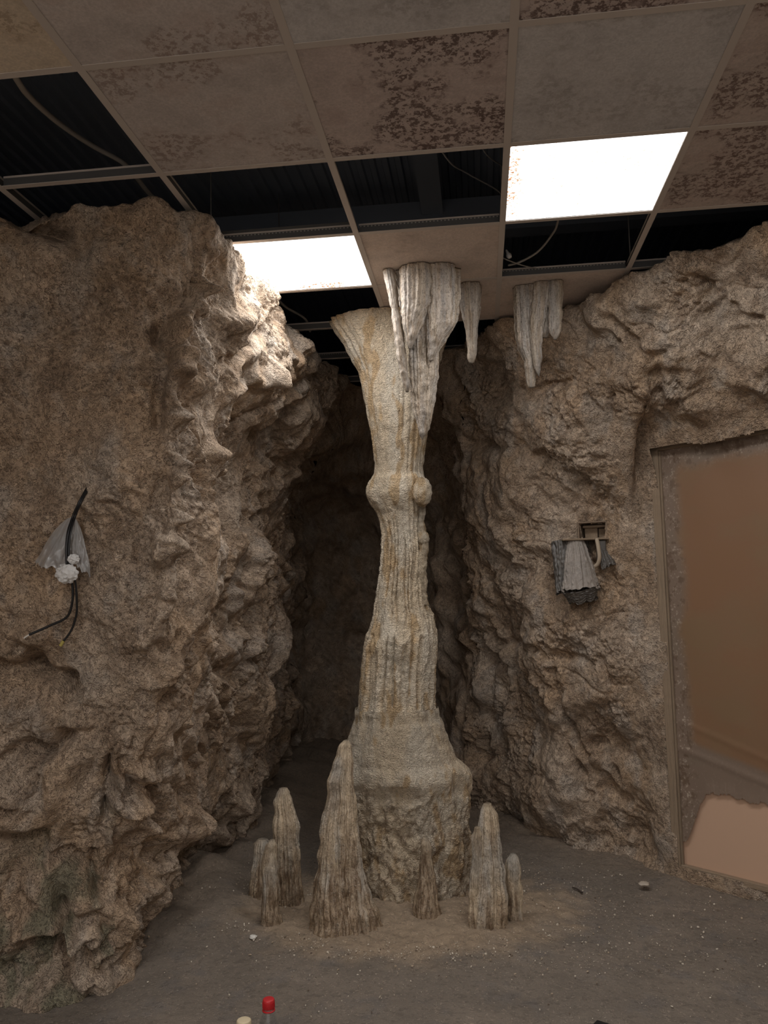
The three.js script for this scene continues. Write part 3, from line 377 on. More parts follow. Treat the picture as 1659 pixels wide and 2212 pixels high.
// ------------------------------------------------------------------ the column
const COL = [[2.966, -0.772, -0.086], [2.909, -0.747, -0.111], [2.831, -0.690, -0.145], [2.678, -0.625, -0.192], [2.424, -0.578, -0.237], [2.174, -0.546, -0.281], [2.112, -0.553, -0.285], [2.075, -0.576, -0.267], [2.013, -0.587, -0.262], [1.964, -0.571, -0.270], [1.902, -0.535, -0.287], [1.828, -0.520, -0.294], [1.766, -0.516, -0.291], [1.705, -0.520, -0.288], [1.608, -0.530, -0.288], [1.487, -0.550, -0.286], [1.414, -0.562, -0.277], [1.366, -0.573, -0.257], [1.270, -0.600, -0.247], [1.198, -0.614, -0.250], [1.079, -0.629, -0.261], [0.890, -0.657, -0.259], [0.855, -0.670, -0.246], [0.819, -0.683, -0.226], [0.725, -0.717, -0.198], [0.632, -0.748, -0.160], [0.590, -0.764, -0.108], [0.550, -0.774, -0.085], [0.492, -0.771, -0.090], [0.400, -0.765, -0.105], [0.330, -0.767, -0.107], [0.262, -0.761, -0.095], [0.147, -0.758, -0.095], [0.033, -0.761, -0.094], [-0.023, -0.767, -0.091]];
{
  const CZ = -4.36, t = thing('cave_column', 'tall cream dripstone column, flared at the ceiling and spreading into a rough foot', 'column', [0, 0, 0]);
  const bump = (th, y, a, yy, wa, wy, h) => { let d = Math.abs(th - a); d = Math.min(d, Math.PI * 2 - d); const q = (d / wa) ** 2 + ((y - yy) / wy) ** 2; return q < 1 ? h * (1 - q) : 0; };
  // narrow drip ribs on the shaft: grooves with rounded edges that start and stop
  const rib = (ph) => { const f = ph - Math.floor(ph), e = Math.abs(2 * f - 1); return -e * e * e; };
  const ribs = (th, y) => {
    const wv = 0.16 * N(th * 1.7, y * 1.8, 3) + 0.05 * N(th * 5, y * 7, 8), keepA = sm(-0.45, 0.15, N(th * 2.1 + 9, y * 2.2, 5)), keepB = sm(-0.6, -0.1, N(th * 2.4, y * 1.5, 15));
    const upper = sm(1.89, 1.8, y) * sm(1.29, 1.36, y) * keepA, edge = 1.27 + 0.035 * N(th * 3.1, 2, 9), lower = sm(edge, edge - 0.05, y) * sm(0.895, 0.925, y) * keepB;
    return 0.024 * upper * rib((th + wv) * 4.1 + 0.15) + 0.03 * lower * rib((th + wv * 0.5) * 3.9 + 0.6) + 0.009 * sm(edge + 0.012, edge - 0.012, y) * sm(0.9, 1.1, y) + 0.004 * (upper + lower) * N(th * 14, y * 26, 4);
  };
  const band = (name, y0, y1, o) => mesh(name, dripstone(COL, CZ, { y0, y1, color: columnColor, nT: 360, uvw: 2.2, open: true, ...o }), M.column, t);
  const same = { deep: (y) => (y > 2.1 ? mix(1, 0.55, sm(2.3, 2.95, y)) : y > 0.9 ? 1 : mix(0.7, 1, sm(0.45, 0.9, y))), flute: (y) => mix(0.05, mix(0.085, 0.14, sm(2.1, 2.6, y)), sm(0.7, 1.0, y)) * (1 - 0.5 * sm(0.12, 0.04, Math.abs(y - 2.02))), fk: 2.7, fy: 0.6, seed: 5, sharp: 0.4, rough: 0.003 };
  band('flared_capital', 2.1, 2.966, { ...same, uvw: 3 });
  band('collar', 1.9, 2.1, { ...same, uvw: 2, extra: (th, y) => 0.01 * sm(0.1, 0.03, Math.abs(y - 2.0)) * Math.sin(th * 5 + 0.4) });
  band('fluted_shaft', 0.885, 1.9, { ...same, uvw: 2, extra: (th, y) => ribs(th, y) * sm(1.9, 1.86, y) + bump(th, y, 1.15, 1.68, 0.2, 0.1, 0.018) + bump(th, y, 1.5, 1.23, 0.5, 0.09, 0.02) + bump(th, y, 2.3, 1.22, 0.3, 0.05, 0.016) });
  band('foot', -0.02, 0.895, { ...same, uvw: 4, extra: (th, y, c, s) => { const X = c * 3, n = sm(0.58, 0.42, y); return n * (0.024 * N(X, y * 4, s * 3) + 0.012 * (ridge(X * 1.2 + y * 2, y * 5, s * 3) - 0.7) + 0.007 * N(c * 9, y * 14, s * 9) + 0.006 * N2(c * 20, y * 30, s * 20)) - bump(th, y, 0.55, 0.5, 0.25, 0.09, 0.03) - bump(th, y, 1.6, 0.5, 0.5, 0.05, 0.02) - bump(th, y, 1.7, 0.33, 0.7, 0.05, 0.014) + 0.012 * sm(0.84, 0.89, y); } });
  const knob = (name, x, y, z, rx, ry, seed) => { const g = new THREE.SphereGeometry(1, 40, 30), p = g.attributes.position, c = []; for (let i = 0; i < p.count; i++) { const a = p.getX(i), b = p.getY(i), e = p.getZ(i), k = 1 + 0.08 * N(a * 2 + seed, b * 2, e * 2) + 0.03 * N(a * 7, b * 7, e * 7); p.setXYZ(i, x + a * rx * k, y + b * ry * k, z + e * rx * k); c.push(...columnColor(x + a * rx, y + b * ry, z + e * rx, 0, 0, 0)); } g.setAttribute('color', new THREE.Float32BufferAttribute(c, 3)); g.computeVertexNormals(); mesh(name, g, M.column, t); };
  knob('drip_knob', -0.285, 2.0, -4.24, 0.05, 0.075, 1); knob('drip_knob', -0.29, 1.765, -4.3, 0.03, 0.04, 2);
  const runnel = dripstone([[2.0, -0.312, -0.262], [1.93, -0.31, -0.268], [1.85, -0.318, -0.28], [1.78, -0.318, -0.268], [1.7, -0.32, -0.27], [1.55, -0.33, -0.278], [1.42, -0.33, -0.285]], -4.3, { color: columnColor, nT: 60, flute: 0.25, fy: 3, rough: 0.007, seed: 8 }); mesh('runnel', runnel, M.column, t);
}

// ------------------------------------------------------------------ stalactites under the ceiling
{
  const big = thing('stalactite', 'large ribbed stalactite of several lobes hanging in front of the column top', 'stalactite');
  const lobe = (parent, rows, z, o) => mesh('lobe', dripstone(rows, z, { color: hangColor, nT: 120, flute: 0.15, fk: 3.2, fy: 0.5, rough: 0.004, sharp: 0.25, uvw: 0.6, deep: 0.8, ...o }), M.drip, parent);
  lobe(big, [[3.022, -0.352, -0.060], [2.934, -0.343, -0.059], [2.845, -0.335, -0.062], [2.757, -0.324, -0.069], [2.714, -0.313, -0.079], [2.671, -0.301, -0.110], [2.585, -0.291, -0.159], [2.498, -0.289, -0.160], [2.390, -0.288, -0.176], [2.283, -0.274, -0.194], [2.230, -0.260, -0.210], [2.198, -0.255, -0.232], [2.185, -0.249, -0.241]], -3.74, { seed: 11, deep: 0.55, nT: 260, fk: 2.4, flute: 0.2 });
  lobe(big, [[2.999, -0.315, -0.165], [2.891, -0.318, -0.162], [2.785, -0.318, -0.176], [2.700, -0.314, -0.219], [2.648, -0.303, -0.246], [2.606, -0.292, -0.267], [2.591, -0.284, -0.274]], -3.675, { seed: 12, deep: 0.75 });
  lobe(big, [[2.977, -0.398, -0.347], [2.878, -0.384, -0.337], [2.790, -0.369, -0.331], [2.703, -0.358, -0.316], [2.573, -0.349, -0.303], [2.487, -0.334, -0.297], [2.423, -0.319, -0.290], [2.397, -0.310, -0.297]], -3.7, { seed: 13, deep: 1.3 });
  lobe(big, [[2.987, -0.21, -0.071], [2.890, -0.21, -0.066], [2.783, -0.21, -0.065], [2.699, -0.21, -0.076], [2.653, -0.205, -0.110], [2.606, -0.207, -0.145], [2.554, -0.204, -0.171], [2.533, -0.199, -0.182]], -3.69, { seed: 14, deep: 0.75 });
  const small = mesh('stalactite', dripstone([[2.980, -0.059, 0.049], [2.915, -0.057, 0.048], [2.845, -0.050, 0.042], [2.776, -0.037, 0.030], [2.707, -0.030, 0.023], [2.638, -0.028, 0.019], [2.604, -0.027, 0.015], [2.583, -0.019, 0.003]], -3.95, { color: hangColor, nT: 120, flute: 0.2, fk: 2.6, fy: 0.6, rough: 0.003, uvw: 0.5, seed: 21 }), M.drip); tag(small, 'small single-pointed pale stalactite just right of the large ribbed one', 'stalactite');
  const trip = thing('stalactite', 'greyish stalactite cluster with one long tip and a short rounded lobe, nearest the right wall', 'stalactite');
  lobe(trip, [[2.991, 0.208, 0.358], [2.897, 0.209, 0.348], [2.781, 0.209, 0.338], [2.665, 0.218, 0.333], [2.595, 0.242, 0.326], [2.526, 0.252, 0.305], [2.480, 0.257, 0.295], [2.467, 0.261, 0.290]], -4.03, { seed: 31, deep: 0.6 });
  lobe(trip, [[2.975, 0.300, 0.389], [2.860, 0.286, 0.371], [2.769, 0.278, 0.349], [2.677, 0.279, 0.334], [2.585, 0.288, 0.328], [2.539, 0.295, 0.322], [2.512, 0.305, 0.318]], -3.99, { seed: 32 });
  lobe(trip, [[2.990, 0.376, 0.446], [2.898, 0.372, 0.442], [2.806, 0.368, 0.436], [2.737, 0.369, 0.428], [2.703, 0.376, 0.416], [2.685, 0.387, 0.404]], -3.98, { seed: 33 });
  lobe(trip, [[2.996, 0.327, 0.417], [2.808, 0.319, 0.409], [2.738, 0.328, 0.395], [2.715, 0.338, 0.371]], -4.04, { seed: 34 });
}

// ------------------------------------------------------------------ stalagmites on the floor
{
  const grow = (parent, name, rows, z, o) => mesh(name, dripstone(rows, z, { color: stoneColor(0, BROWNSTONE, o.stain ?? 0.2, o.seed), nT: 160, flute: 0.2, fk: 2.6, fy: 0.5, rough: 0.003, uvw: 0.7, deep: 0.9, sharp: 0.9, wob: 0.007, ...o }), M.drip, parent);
  const a = thing('stalagmite', 'largest stalagmite, a tall ridged cone standing at the left front of the column foot', 'stalagmite');
  grow(a, 'spire', [[0.820, -0.657, -0.636], [0.801, -0.677, -0.626], [0.744, -0.695, -0.620], [0.682, -0.726, -0.618], [0.641, -0.737, -0.616], [0.519, -0.744, -0.610], [0.438, -0.764, -0.604], [0.318, -0.771, -0.590], [0.217, -0.789, -0.580], [0.118, -0.808, -0.565], [0.019, -0.827, -0.55], [-0.024, -0.836, -0.545]], -3.84, { seed: 41, stain: 0.32, nT: 240, deep: 0.85 });
  grow(a, 'buttress', [[0.37, -0.62, -0.60], [0.3, -0.635, -0.582], [0.217, -0.66, -0.559], [0.118, -0.675, -0.534], [0.019, -0.69, -0.501], [-0.024, -0.69, -0.490]], -3.835, { seed: 42, stain: 0.12, flute: 0.26 });
  grow(a, 'buttress', [[0.5, -0.72, -0.70], [0.42, -0.737, -0.68], [0.3, -0.757, -0.66], [0.15, -0.785, -0.635], [-0.02, -0.81, -0.61]], -3.8, { seed: 43, stain: 0.25 });
  const one = (label, rows, z, o) => tag(grow(scene, 'stalagmite', rows, z, o), label, 'stalagmite');
  one('slim bottle-shaped brown stalagmite standing alone in front of the column foot', [[0.354, -0.315, -0.293], [0.328, -0.327, -0.281], [0.266, -0.331, -0.275], [0.204, -0.339, -0.266], [0.121, -0.348, -0.255], [0.059, -0.360, -0.249], [0.008, -0.368, -0.242], [-0.02, -0.371, -0.240]], -3.98, { seed: 44, stain: 0.3, flute: 0.1 });
  const r = thing('stalagmite', 'tall pale ribbed stalagmite with a broken side spur, right of the column foot', 'stalagmite');
  grow(r, 'spire', [[0.534, -0.024, 0.011], [0.510, -0.035, 0.022], [0.470, -0.043, 0.037], [0.409, -0.051, 0.043], [0.309, -0.063, 0.046], [0.210, -0.071, 0.052], [0.111, -0.090, 0.058], [0.032, -0.103, 0.061], [-0.02, -0.109, 0.064]], -3.87, { seed: 45, stain: 0.05 });
  grow(r, 'side_spur', [[0.437, -0.075, -0.046], [0.398, -0.084, -0.039], [0.318, -0.091, -0.038], [0.219, -0.095, -0.038], [0.121, -0.102, -0.037], [0.023, -0.109, -0.032], [-0.02, -0.112, -0.033]], -3.85, { seed: 46, stain: -0.1 });
  one('short rounded grey stalagmite, rightmost of the group on the floor', [[0.295, 0.082, 0.109], [0.275, 0.067, 0.123], [0.235, 0.06, 0.128], [0.155, 0.063, 0.13], [0.075, 0.068, 0.134], [0.015, 0.07, 0.14], [-0.02, 0.07, 0.144]], -3.94, { seed: 47, stain: 0.05, deep: 0.8 });
  one('tallest of the three stalagmites left of the column, by the dark passage', [[0.542, -1.018, -0.983], [0.520, -1.030, -0.969], [0.469, -1.049, -0.966], [0.413, -1.052, -0.952], [0.347, -1.056, -0.933], [0.259, -1.057, -0.927], [0.150, -1.054, -0.920], [0.041, -1.050, -0.917], [-0.02, -1.053, -0.915]], -4.12, { seed: 48, stain: 0.22 });
  one('short stalagmite with a round top, leftmost and hindmost of the low pair', [[0.286, -1.151, -1.109], [0.264, -1.166, -1.086], [0.201, -1.173, -1.072], [0.091, -1.184, -1.069], [0.002, -1.194, -1.070], [-0.020, -1.197, -1.070]], -4.16, { seed: 49, stain: 0.12 });
  one('slender pale-tipped stalagmite in front of the tall one left of the column', [[0.376, -1.006, -0.985], [0.353, -1.024, -0.976], [0.302, -1.033, -0.972], [0.199, -1.037, -0.967], [0.098, -1.044, -0.962], [0.017, -1.052, -0.959], [-0.02, -1.058, -0.953]], -3.84, { seed: 50, stain: 0.16 });
}

// ------------------------------------------------------------------ framed board in the right wall
const boardAngle = -Math.atan2(panelU[1], panelU[0]);
{
  const t = thing('framed_board', 'tall framed board with brown film torn off along the bottom, set into the right wall', 'board', [panelO[0], 0, panelO[1]]); t.rotation.y = boardAngle;
  const H = PY1 - PY0, my = (PY0 + PY1) / 2;
  const peach = mat({ color: new THREE.Color().setRGB(0.6, 0.395, 0.275), roughness: 0.7 });
  mesh('backing_panel', bx(PW - 0.02, H - 0.02, 0.012, PW / 2, my, -0.012), peach, t);
  const stile = (name, w, h, x, y) => mesh(name, rbx(w, h, 0.03, x, y, 0.008, 0.004), M.wood, t);
  stile('stile', 0.045, H, 0.0225, my); stile('stile', 0.045, H, PW - 0.0225, my); stile('top_rail', PW - 0.09, 0.022, PW / 2, PY1 - 0.011); stile('bottom_rail', PW - 0.09, 0.028, PW / 2, PY0 + 0.014);
  mesh('bead', rbx(0.012, H - 0.05, 0.012, 0.052, my, 0.012, 0.003), M.wood, t);
  // loose film with a torn lower edge
  const w = PW - 0.1, nx = 300, ny = 120, pos = [], uv = [], idx = [];
  const tear = (a) => { const s = a * w; return PY0 + mix(0.17, 0.4, sm(0.02, 0.16, s)) + 0.01 * N(s * 14, 3, 1) + 0.008 * N(s * 46, 5, 2) + 0.005 * N(s * 120, 5, 8) + 0.02 * N(s * 4, 8, 2) - 0.1 * sm(0.4, 1.0, s); };
  for (let i = 0; i <= nx; i++) for (let j = 0; j <= ny; j++) { const a = i / nx, x = 0.05 + w * a, y0 = tear(a), y = mix(y0, PY1 - 0.02, j / ny); const fold = (yy, k, sl, h, wd) => h * Math.max(0, 1 - Math.abs(yy - (k + sl * x)) / wd); const z = 0.004 + 0.0025 * (1 + N(x * 3, y * 2, 4)) + fold(y, 0.68, -0.25, 0.006, 0.02) + fold(y, 0.82, -0.3, 0.004, 0.02) + 0.006 * sm(y0 + 0.06, y0, y) * (0.4 + 0.6 * (N(x * 9, 2, 7) * 0.5 + 0.5)); pos.push(x, y, z); uv.push(a, (y - PY0) / H); }
  const W = ny + 1; for (let i = 0; i < nx; i++) for (let j = 0; j < ny; j++) { const q = i * W + j; idx.push(q, q + W, q + 1, q + W, q + W + 1, q + 1); }
  const g = new THREE.BufferGeometry(); g.setAttribute('position', new THREE.Float32BufferAttribute(pos, 3)); g.setAttribute('uv', new THREE.Float32BufferAttribute(uv, 2)); g.setIndex(idx); g.computeVertexNormals();
  const film = dataTex(512, (i, x, y) => {
    const u = x / 511 * w, v = PY0 + y / 511 * H, q = nC[((y * 5) % S) * S + (x * 2 % S)], b = nB[((y * 3) % S) * S + x], d = nD[((y * 4) % S) * S + (x * 2 % S)], low = sm(0.74, 0.7, v + 0.25 * u + 0.02 * (b - 0.5));
    let c = mix3([0.535, 0.405, 0.305], [0.525, 0.42, 0.32], sm(0.3, 0.7, b));    // brown film
    const dusty = clamp(sm(0.12, 0.05, u + 0.12 * (b - 0.5)) + sm(2.06, 2.15, v + 0.25 * (b - 0.5))), grey = clamp(dusty + low);   // dust caught along the edges and below the fold
    c = mix3(c, [0.5, 0.445, 0.4], 0.8 * grey); c = mix3(c, [0.78, 0.73, 0.66], 0.55 * (dusty + 0.15 * low) * sm(0.63, 0.69, q)); c = mix3(c, [0.36, 0.28, 0.22], 0.5 * dusty * sm(0.58, 0.66, d)); return c;
  }, true);
  mesh('film', g, new THREE.MeshPhysicalMaterial({ color: 0xffffff, map: film, roughness: 0.5, side: THREE.DoubleSide }), t);
}

// ------------------------------------------------------------------ recess and wrapped lamp on the right wall
{
  const t = thing('wall_box', 'small rectangular recess with wooden battens above the bagged lamp', 'wall box', [0.622, 1.802, -4.695]); t.rotation.y = -0.345;
  const dk = mat({ color: new THREE.Color().setRGB(0.3, 0.22, 0.155), roughness: 0.95, map: retex(gritMap, 0.4, 0.4) });
  mesh('back_plate', bx(0.16, 0.1, 0.006, 0, 0, -0.13), dk, t); mesh('side', bx(0.006, 0.1, 0.13, -0.077, 0, -0.065), dk, t); mesh('side', bx(0.006, 0.1, 0.13, 0.077, 0, -0.065), dk, t); mesh('top', bx(0.16, 0.006, 0.13, 0, 0.047, -0.065), dk, t); mesh('bottom', bx(0.16, 0.006, 0.13, 0, -0.047, -0.065), dk, t);
  mesh('batten', rbx(0.07, 0.07, 0.02, -0.025, -0.01, -0.09, 0.003), M.wood, t); mesh('batten', rbx(0.13, 0.014, 0.02, 0, 0.026, -0.065, 0.003), M.wood, t); mesh('batten', rbx(0.055, 0.06, 0.02, 0.04, -0.012, -0.11, 0.003), M.wood, t);
}
{
  const t = thing('wrapped_lamp', 'wall lamp wrapped in a pleated dark plastic bag, hanging on the right wall', 'lamp', [0, 0, 0]);
  const bagMat = mat({ color: new THREE.Color().setRGB(0.1, 0.088, 0.076), roughness: 0.42, map: retex(crinkleMap, 1, 1) }), dustMat = mat({ color: new THREE.Color().setRGB(0.36, 0.315, 0.275), roughness: 0.6, map: gritMap });
  // pleated drum between two centres, radius r0 -> r1
  const drum = (A, B, r0, r1, sq, seed, from = 0, to = 1, amp = 0.16) => {
    const a = new THREE.Vector3(...A), b = new THREE.Vector3(...B), ax = b.clone().sub(a).normalize(), e1 = new THREE.Vector3(1, 0, 0).addScaledVector(ax, -ax.x).normalize(), e2 = ax.clone().cross(e1), nT = 200, nV = 50, pos = [], uv = [], idx = [];
    for (let j = 0; j <= nV; j++) for (let i = 0; i <= nT; i++) { const v = j / nV, th = (from + (to - from) * i / nT) * Math.PI * 2, c = Math.cos(th), s = Math.sin(th), pl = N(c * 4.5 + seed, v * 0.9, s * 4.5), pl2 = N2(c * 9, v * 1.6 + seed, s * 9), r = mix(r0, r1, Math.pow(v, 0.8)) * (1 + amp * (0.5 * pl + 0.25 * pl2 + 0.35 * (1 - 2 * Math.abs(pl)) - 0.15) + 0.05 * N(c * 3, v * 9, s * 3 + seed)); const p = a.clone().lerp(b, v).addScaledVector(e1, c * r).addScaledVector(e2, s * r * sq); p.y -= 0.012 * N(c * 2, 3, s * 2 + seed) * v; pos.push(p.x, p.y, p.z); uv.push(th / 6.283 * 0.9, v * 0.5); }
    const W = nT + 1; for (let j = 0; j < nV; j++) for (let i = 0; i < nT; i++) { const q = j * W + i; idx.push(q, q + 1, q + W, q + 1, q + W + 1, q + W); }
    const g = new THREE.BufferGeometry(); g.setAttribute('position', new THREE.Float32BufferAttribute(pos, 3)); g.setAttribute('uv', new THREE.Float32BufferAttribute(uv, 2)); g.setIndex(idx); g.computeVertexNormals(); return g;
  };
  bagMat.side = dustMat.side = THREE.DoubleSide;
  mesh('shelf_plate', rbx(0.25, 0.01, 0.12, 0.575, 1.752, -4.68, 0.003).translate(0, 0, 0), M.wood, t);
  mesh('bag_back', drum([0.5, 1.745, -4.73], [0.5, 1.46, -4.67], 0.098, 0.09, 0.6, 3), bagMat, t);
  const front = mesh('bag', drum([0.525, 1.748, -4.66], [0.535, 1.475, -4.6], 0.04, 0.1, 0.62, 8, 0, 1, 0.13), dustMat, t); tag(front, 'dusty grey pleated front of the bag');
  mesh('bag_mouth', drum([0.53, 1.487, -4.603], [0.545, 1.42, -4.62], 0.1, 0.075, 0.6, 12, 0, 1, 0.08), bagMat, t);
  const lens = new THREE.SphereGeometry(0.085, 32, 16).scale(1, 0.25, 0.6).rotateX(-0.2).translate(0.542, 1.43, -4.62); mesh('lens', lens, M.black, t);
  mesh('bracket', rbx(0.05, 0.11, 0.05, 0.66, 1.69, -4.66, 0.008), bagMat, t);
  mesh('strap', tube([[0.632, 1.752, -4.61], [0.637, 1.7, -4.6], [0.64, 1.65, -4.6], [0.632, 1.615, -4.615], [0.615, 1.6, -4.63]], 0.011, 30, 8).scale(1, 1, 1), mat({ color: new THREE.Color().setRGB(0.42, 0.34, 0.25), roughness: 0.7 }), t);
  mesh('flap', drum([0.66, 1.69, -4.63], [0.69, 1.6, -4.62], 0.02, 0.04, 0.5, 22), bagMat, t);
}

// ------------------------------------------------------------------ bag, wad and cable on the left rock
{
  const t = thing('plastic_bag', 'torn translucent plastic bag hung round the black cable on the left rock', 'bag');
  const A = [-1.458, 1.795, -2.845], pm = new THREE.MeshPhysicalMaterial({ color: new THREE.Color().setRGB(0.66, 0.65, 0.64), roughness: 0.3, transmission: 0.62, thickness: 0, side: THREE.DoubleSide });
  const sheet = (name, L, R, dip, bulge, seed, crump) => { const n = 70, m = 60, pos = [], idx = []; for (let i = 0; i <= n; i++) for (let j = 0; j <= m; j++) { const u = i / n, v = j / m, ex = mix(L[0], R[0], u), ey = mix(L[1], R[1], u) + dip * Math.sin(u * Math.PI) + 0.008 * N(u * 6, seed, 2), ez = mix(L[2], R[2], u); const s = Math.pow(v, 0.6), f = N(u * 2.2 + seed, v * 1.2, 1), f2 = N2(u * 4.5, v * 3.5, seed), arch = Math.sin(u * Math.PI) * bulge * Math.sin(Math.min(1, v * 0.75 + 0.1) * Math.PI * 0.55); pos.push(mix(A[0], ex, s) + 0.006 * f2 * v, mix(A[1], ey, v), mix(A[2], ez, s) + arch * v + crump * v * (f + 0.5 * f2)); } const W = m + 1; for (let i = 0; i < n; i++) for (let j = 0; j < m; j++) { const q = i * W + j; idx.push(q, q + W, q + 1, q + W, q + W + 1, q + 1); } const g = new THREE.BufferGeometry(); g.setAttribute('position', new THREE.Float32BufferAttribute(pos, 3)); g.setIndex(idx); g.computeVertexNormals(); mesh(name, g, pm, t); };
  sheet('left_flap', [-1.6, 1.64, -2.83], [-1.45, 1.61, -2.79], -0.012, 0.055, 3, 0.018);
  sheet('right_flap', [-1.452, 1.64, -2.8], [-1.382, 1.575, -2.83], 0.0, 0.02, 7, 0.016);
  sheet('back_layer', [-1.56, 1.68, -2.845], [-1.42, 1.66, -2.845], 0.01, 0.006, 9, 0.004);
}
{
  const c = thing('electric_cable', 'black two-core electric cable drooping from a crack in the left rock', 'cable');
  mesh('core', tube([[-1.412, 1.905, -2.862], [-1.428, 1.84, -2.825], [-1.456, 1.795, -2.838], [-1.452, 1.72, -2.79], [-1.447, 1.62, -2.78], [-1.446, 1.56, -2.815], [-1.452, 1.49, -2.832], [-1.478, 1.435, -2.845], [-1.54, 1.405, -2.842], [-1.612, 1.374, -2.83]], 0.0045, 90, 10), M.black, c);
  mesh('core', tube([[-1.408, 1.905, -2.866], [-1.423, 1.84, -2.828], [-1.45, 1.795, -2.842], [-1.444, 1.72, -2.793], [-1.439, 1.62, -2.783], [-1.434, 1.56, -2.815], [-1.436, 1.5, -2.832], [-1.446, 1.44, -2.85], [-1.47, 1.385, -2.86], [-1.5, 1.345, -2.86]], 0.004, 90, 10), M.black, c);
  const tip = mesh('bare_tip', tube([[-1.61, 1.375, -2.83], [-1.622, 1.368, -2.828], [-1.63, 1.362, -2.827]], 0.003, 8, 8), mat({ color: 0xd8d4cc, roughness: 0.5 }), c);
  mesh('yellow_sleeve', tube([[-1.498, 1.349, -2.86], [-1.504, 1.34, -2.86], [-1.51, 1.331, -2.86]], 0.0058, 8, 10), mat({ color: 0xb3a55a, roughness: 0.6 }), c);
  const lump = (r, seed, sx, sy, sz) => { const g = mergeVertices(new THREE.IcosahedronGeometry(1, 4).deleteAttribute('uv').deleteAttribute('normal')), p = g.attributes.position; for (let i = 0; i < p.count; i++) { const x = p.getX(i), y = p.getY(i), z = p.getZ(i), k = 1 + 0.22 * (1 - 2 * Math.abs(N(x * 1.6 + seed, y * 1.6, z * 1.6))) + 0.07 * N2(x * 2.6, y * 2.6 + seed, z * 2.6) + 0.02 * N(x * 6, y * 6, z * 6); p.setXYZ(i, x * r * sx * k, y * r * sy * k, z * r * sz * k); } g.computeVertexNormals(); return g; };
  const wm = mat({ color: new THREE.Color().setRGB(0.66, 0.65, 0.635), roughness: 0.85, flatShading: true });
  tag(mesh('tape_wad', lump(0.034, 2, 1.05, 0.95, 0.8).translate(-1.452, 1.588, -2.79), wm, c), 'crumpled white wad'); tag(mesh('tape_wad', lump(0.019, 9, 1.1, 0.9, 0.8).translate(-1.43, 1.637, -2.79), wm, c), 'small white wad');
}

// ------------------------------------------------------------------ cables above the ceiling
{
  const cable = (label, pts, r, m = M.thinWire) => tag(mesh('ceiling_cable', tube(pts, r, 50, 8), m), label, 'cable');
  cable('thick grey cable crossing the open ceiling cell at the far left', [[-1.25, 2.995, -1.98], [-1.281, 2.995, -2.141], [-1.319, 3.03, -2.261], [-1.359, 3.1, -2.547], [-1.338, 3.13, -2.743], [-1.275, 3.12, -2.858], [-1.245, 3.08, -3.015], [-1.2, 3.05, -3.2]], 0.009, M.greyCable);
  cable('thin wire drooping in the open cell left of the right-hand light', [[-0.2, 3.3, -2.8], [-0.079, 3.1, -2.949], [0.004, 3.15, -3.198], [0.124, 3.12, -3.302], [0.173, 3.1, -3.385], [0.25, 3.09, -3.5]], 0.003);
  cable('short thin wire beside the frame of the right-hand light', [[0.0, 3.25, -2.85], [0.066, 3.1, -2.939], [0.138, 3.12, -3.108], [0.164, 3.1, -3.14]], 0.0025);
  cable('curved pale cable in the open cell behind the right-hand light', [[0.41, 3.3, -3.45], [0.392, 3.1, -3.591], [0.37, 3.08, -3.697], [0.309, 3.03, -3.749], [0.225, 3.002, -3.786], [0.179, 3.002, -3.811]], 0.005, M.greyCable);
  cable('straight thin wire low in the open cell above the three-lobed stalactite', [[0.1, 3.02, -3.68], [0.16, 3.002, -3.73], [0.294, 3.002, -3.862], [0.38, 3.03, -3.95]], 0.003, M.greyCable);
  cable('cable hanging in the open cell between the left rock and the column', [[-1.1, 3.1, -3.95], [-1.028, 3.05, -4.109], [-1.007, 3.06, -4.352], [-0.936, 3.04, -4.503], [-0.93, 3.0, -4.6]], 0.007, M.greyCable);
  const plug = new THREE.LatheGeometry([[0, -0.014], [0.009, -0.012], [0.012, -0.004], [0.012, 0.006], [0.008, 0.01], [0.004, 0.03], [0, 0.031]].map((p) => new THREE.Vector2(...p)), 20).rotateZ(0.4).translate(0.18, 3.02, -3.74); tag(mesh('cable_plug', plug, mat({ color: 0xe6e6e6, roughness: 0.5 })), 'small white plug dangling behind the right-hand light', 'plug');
}

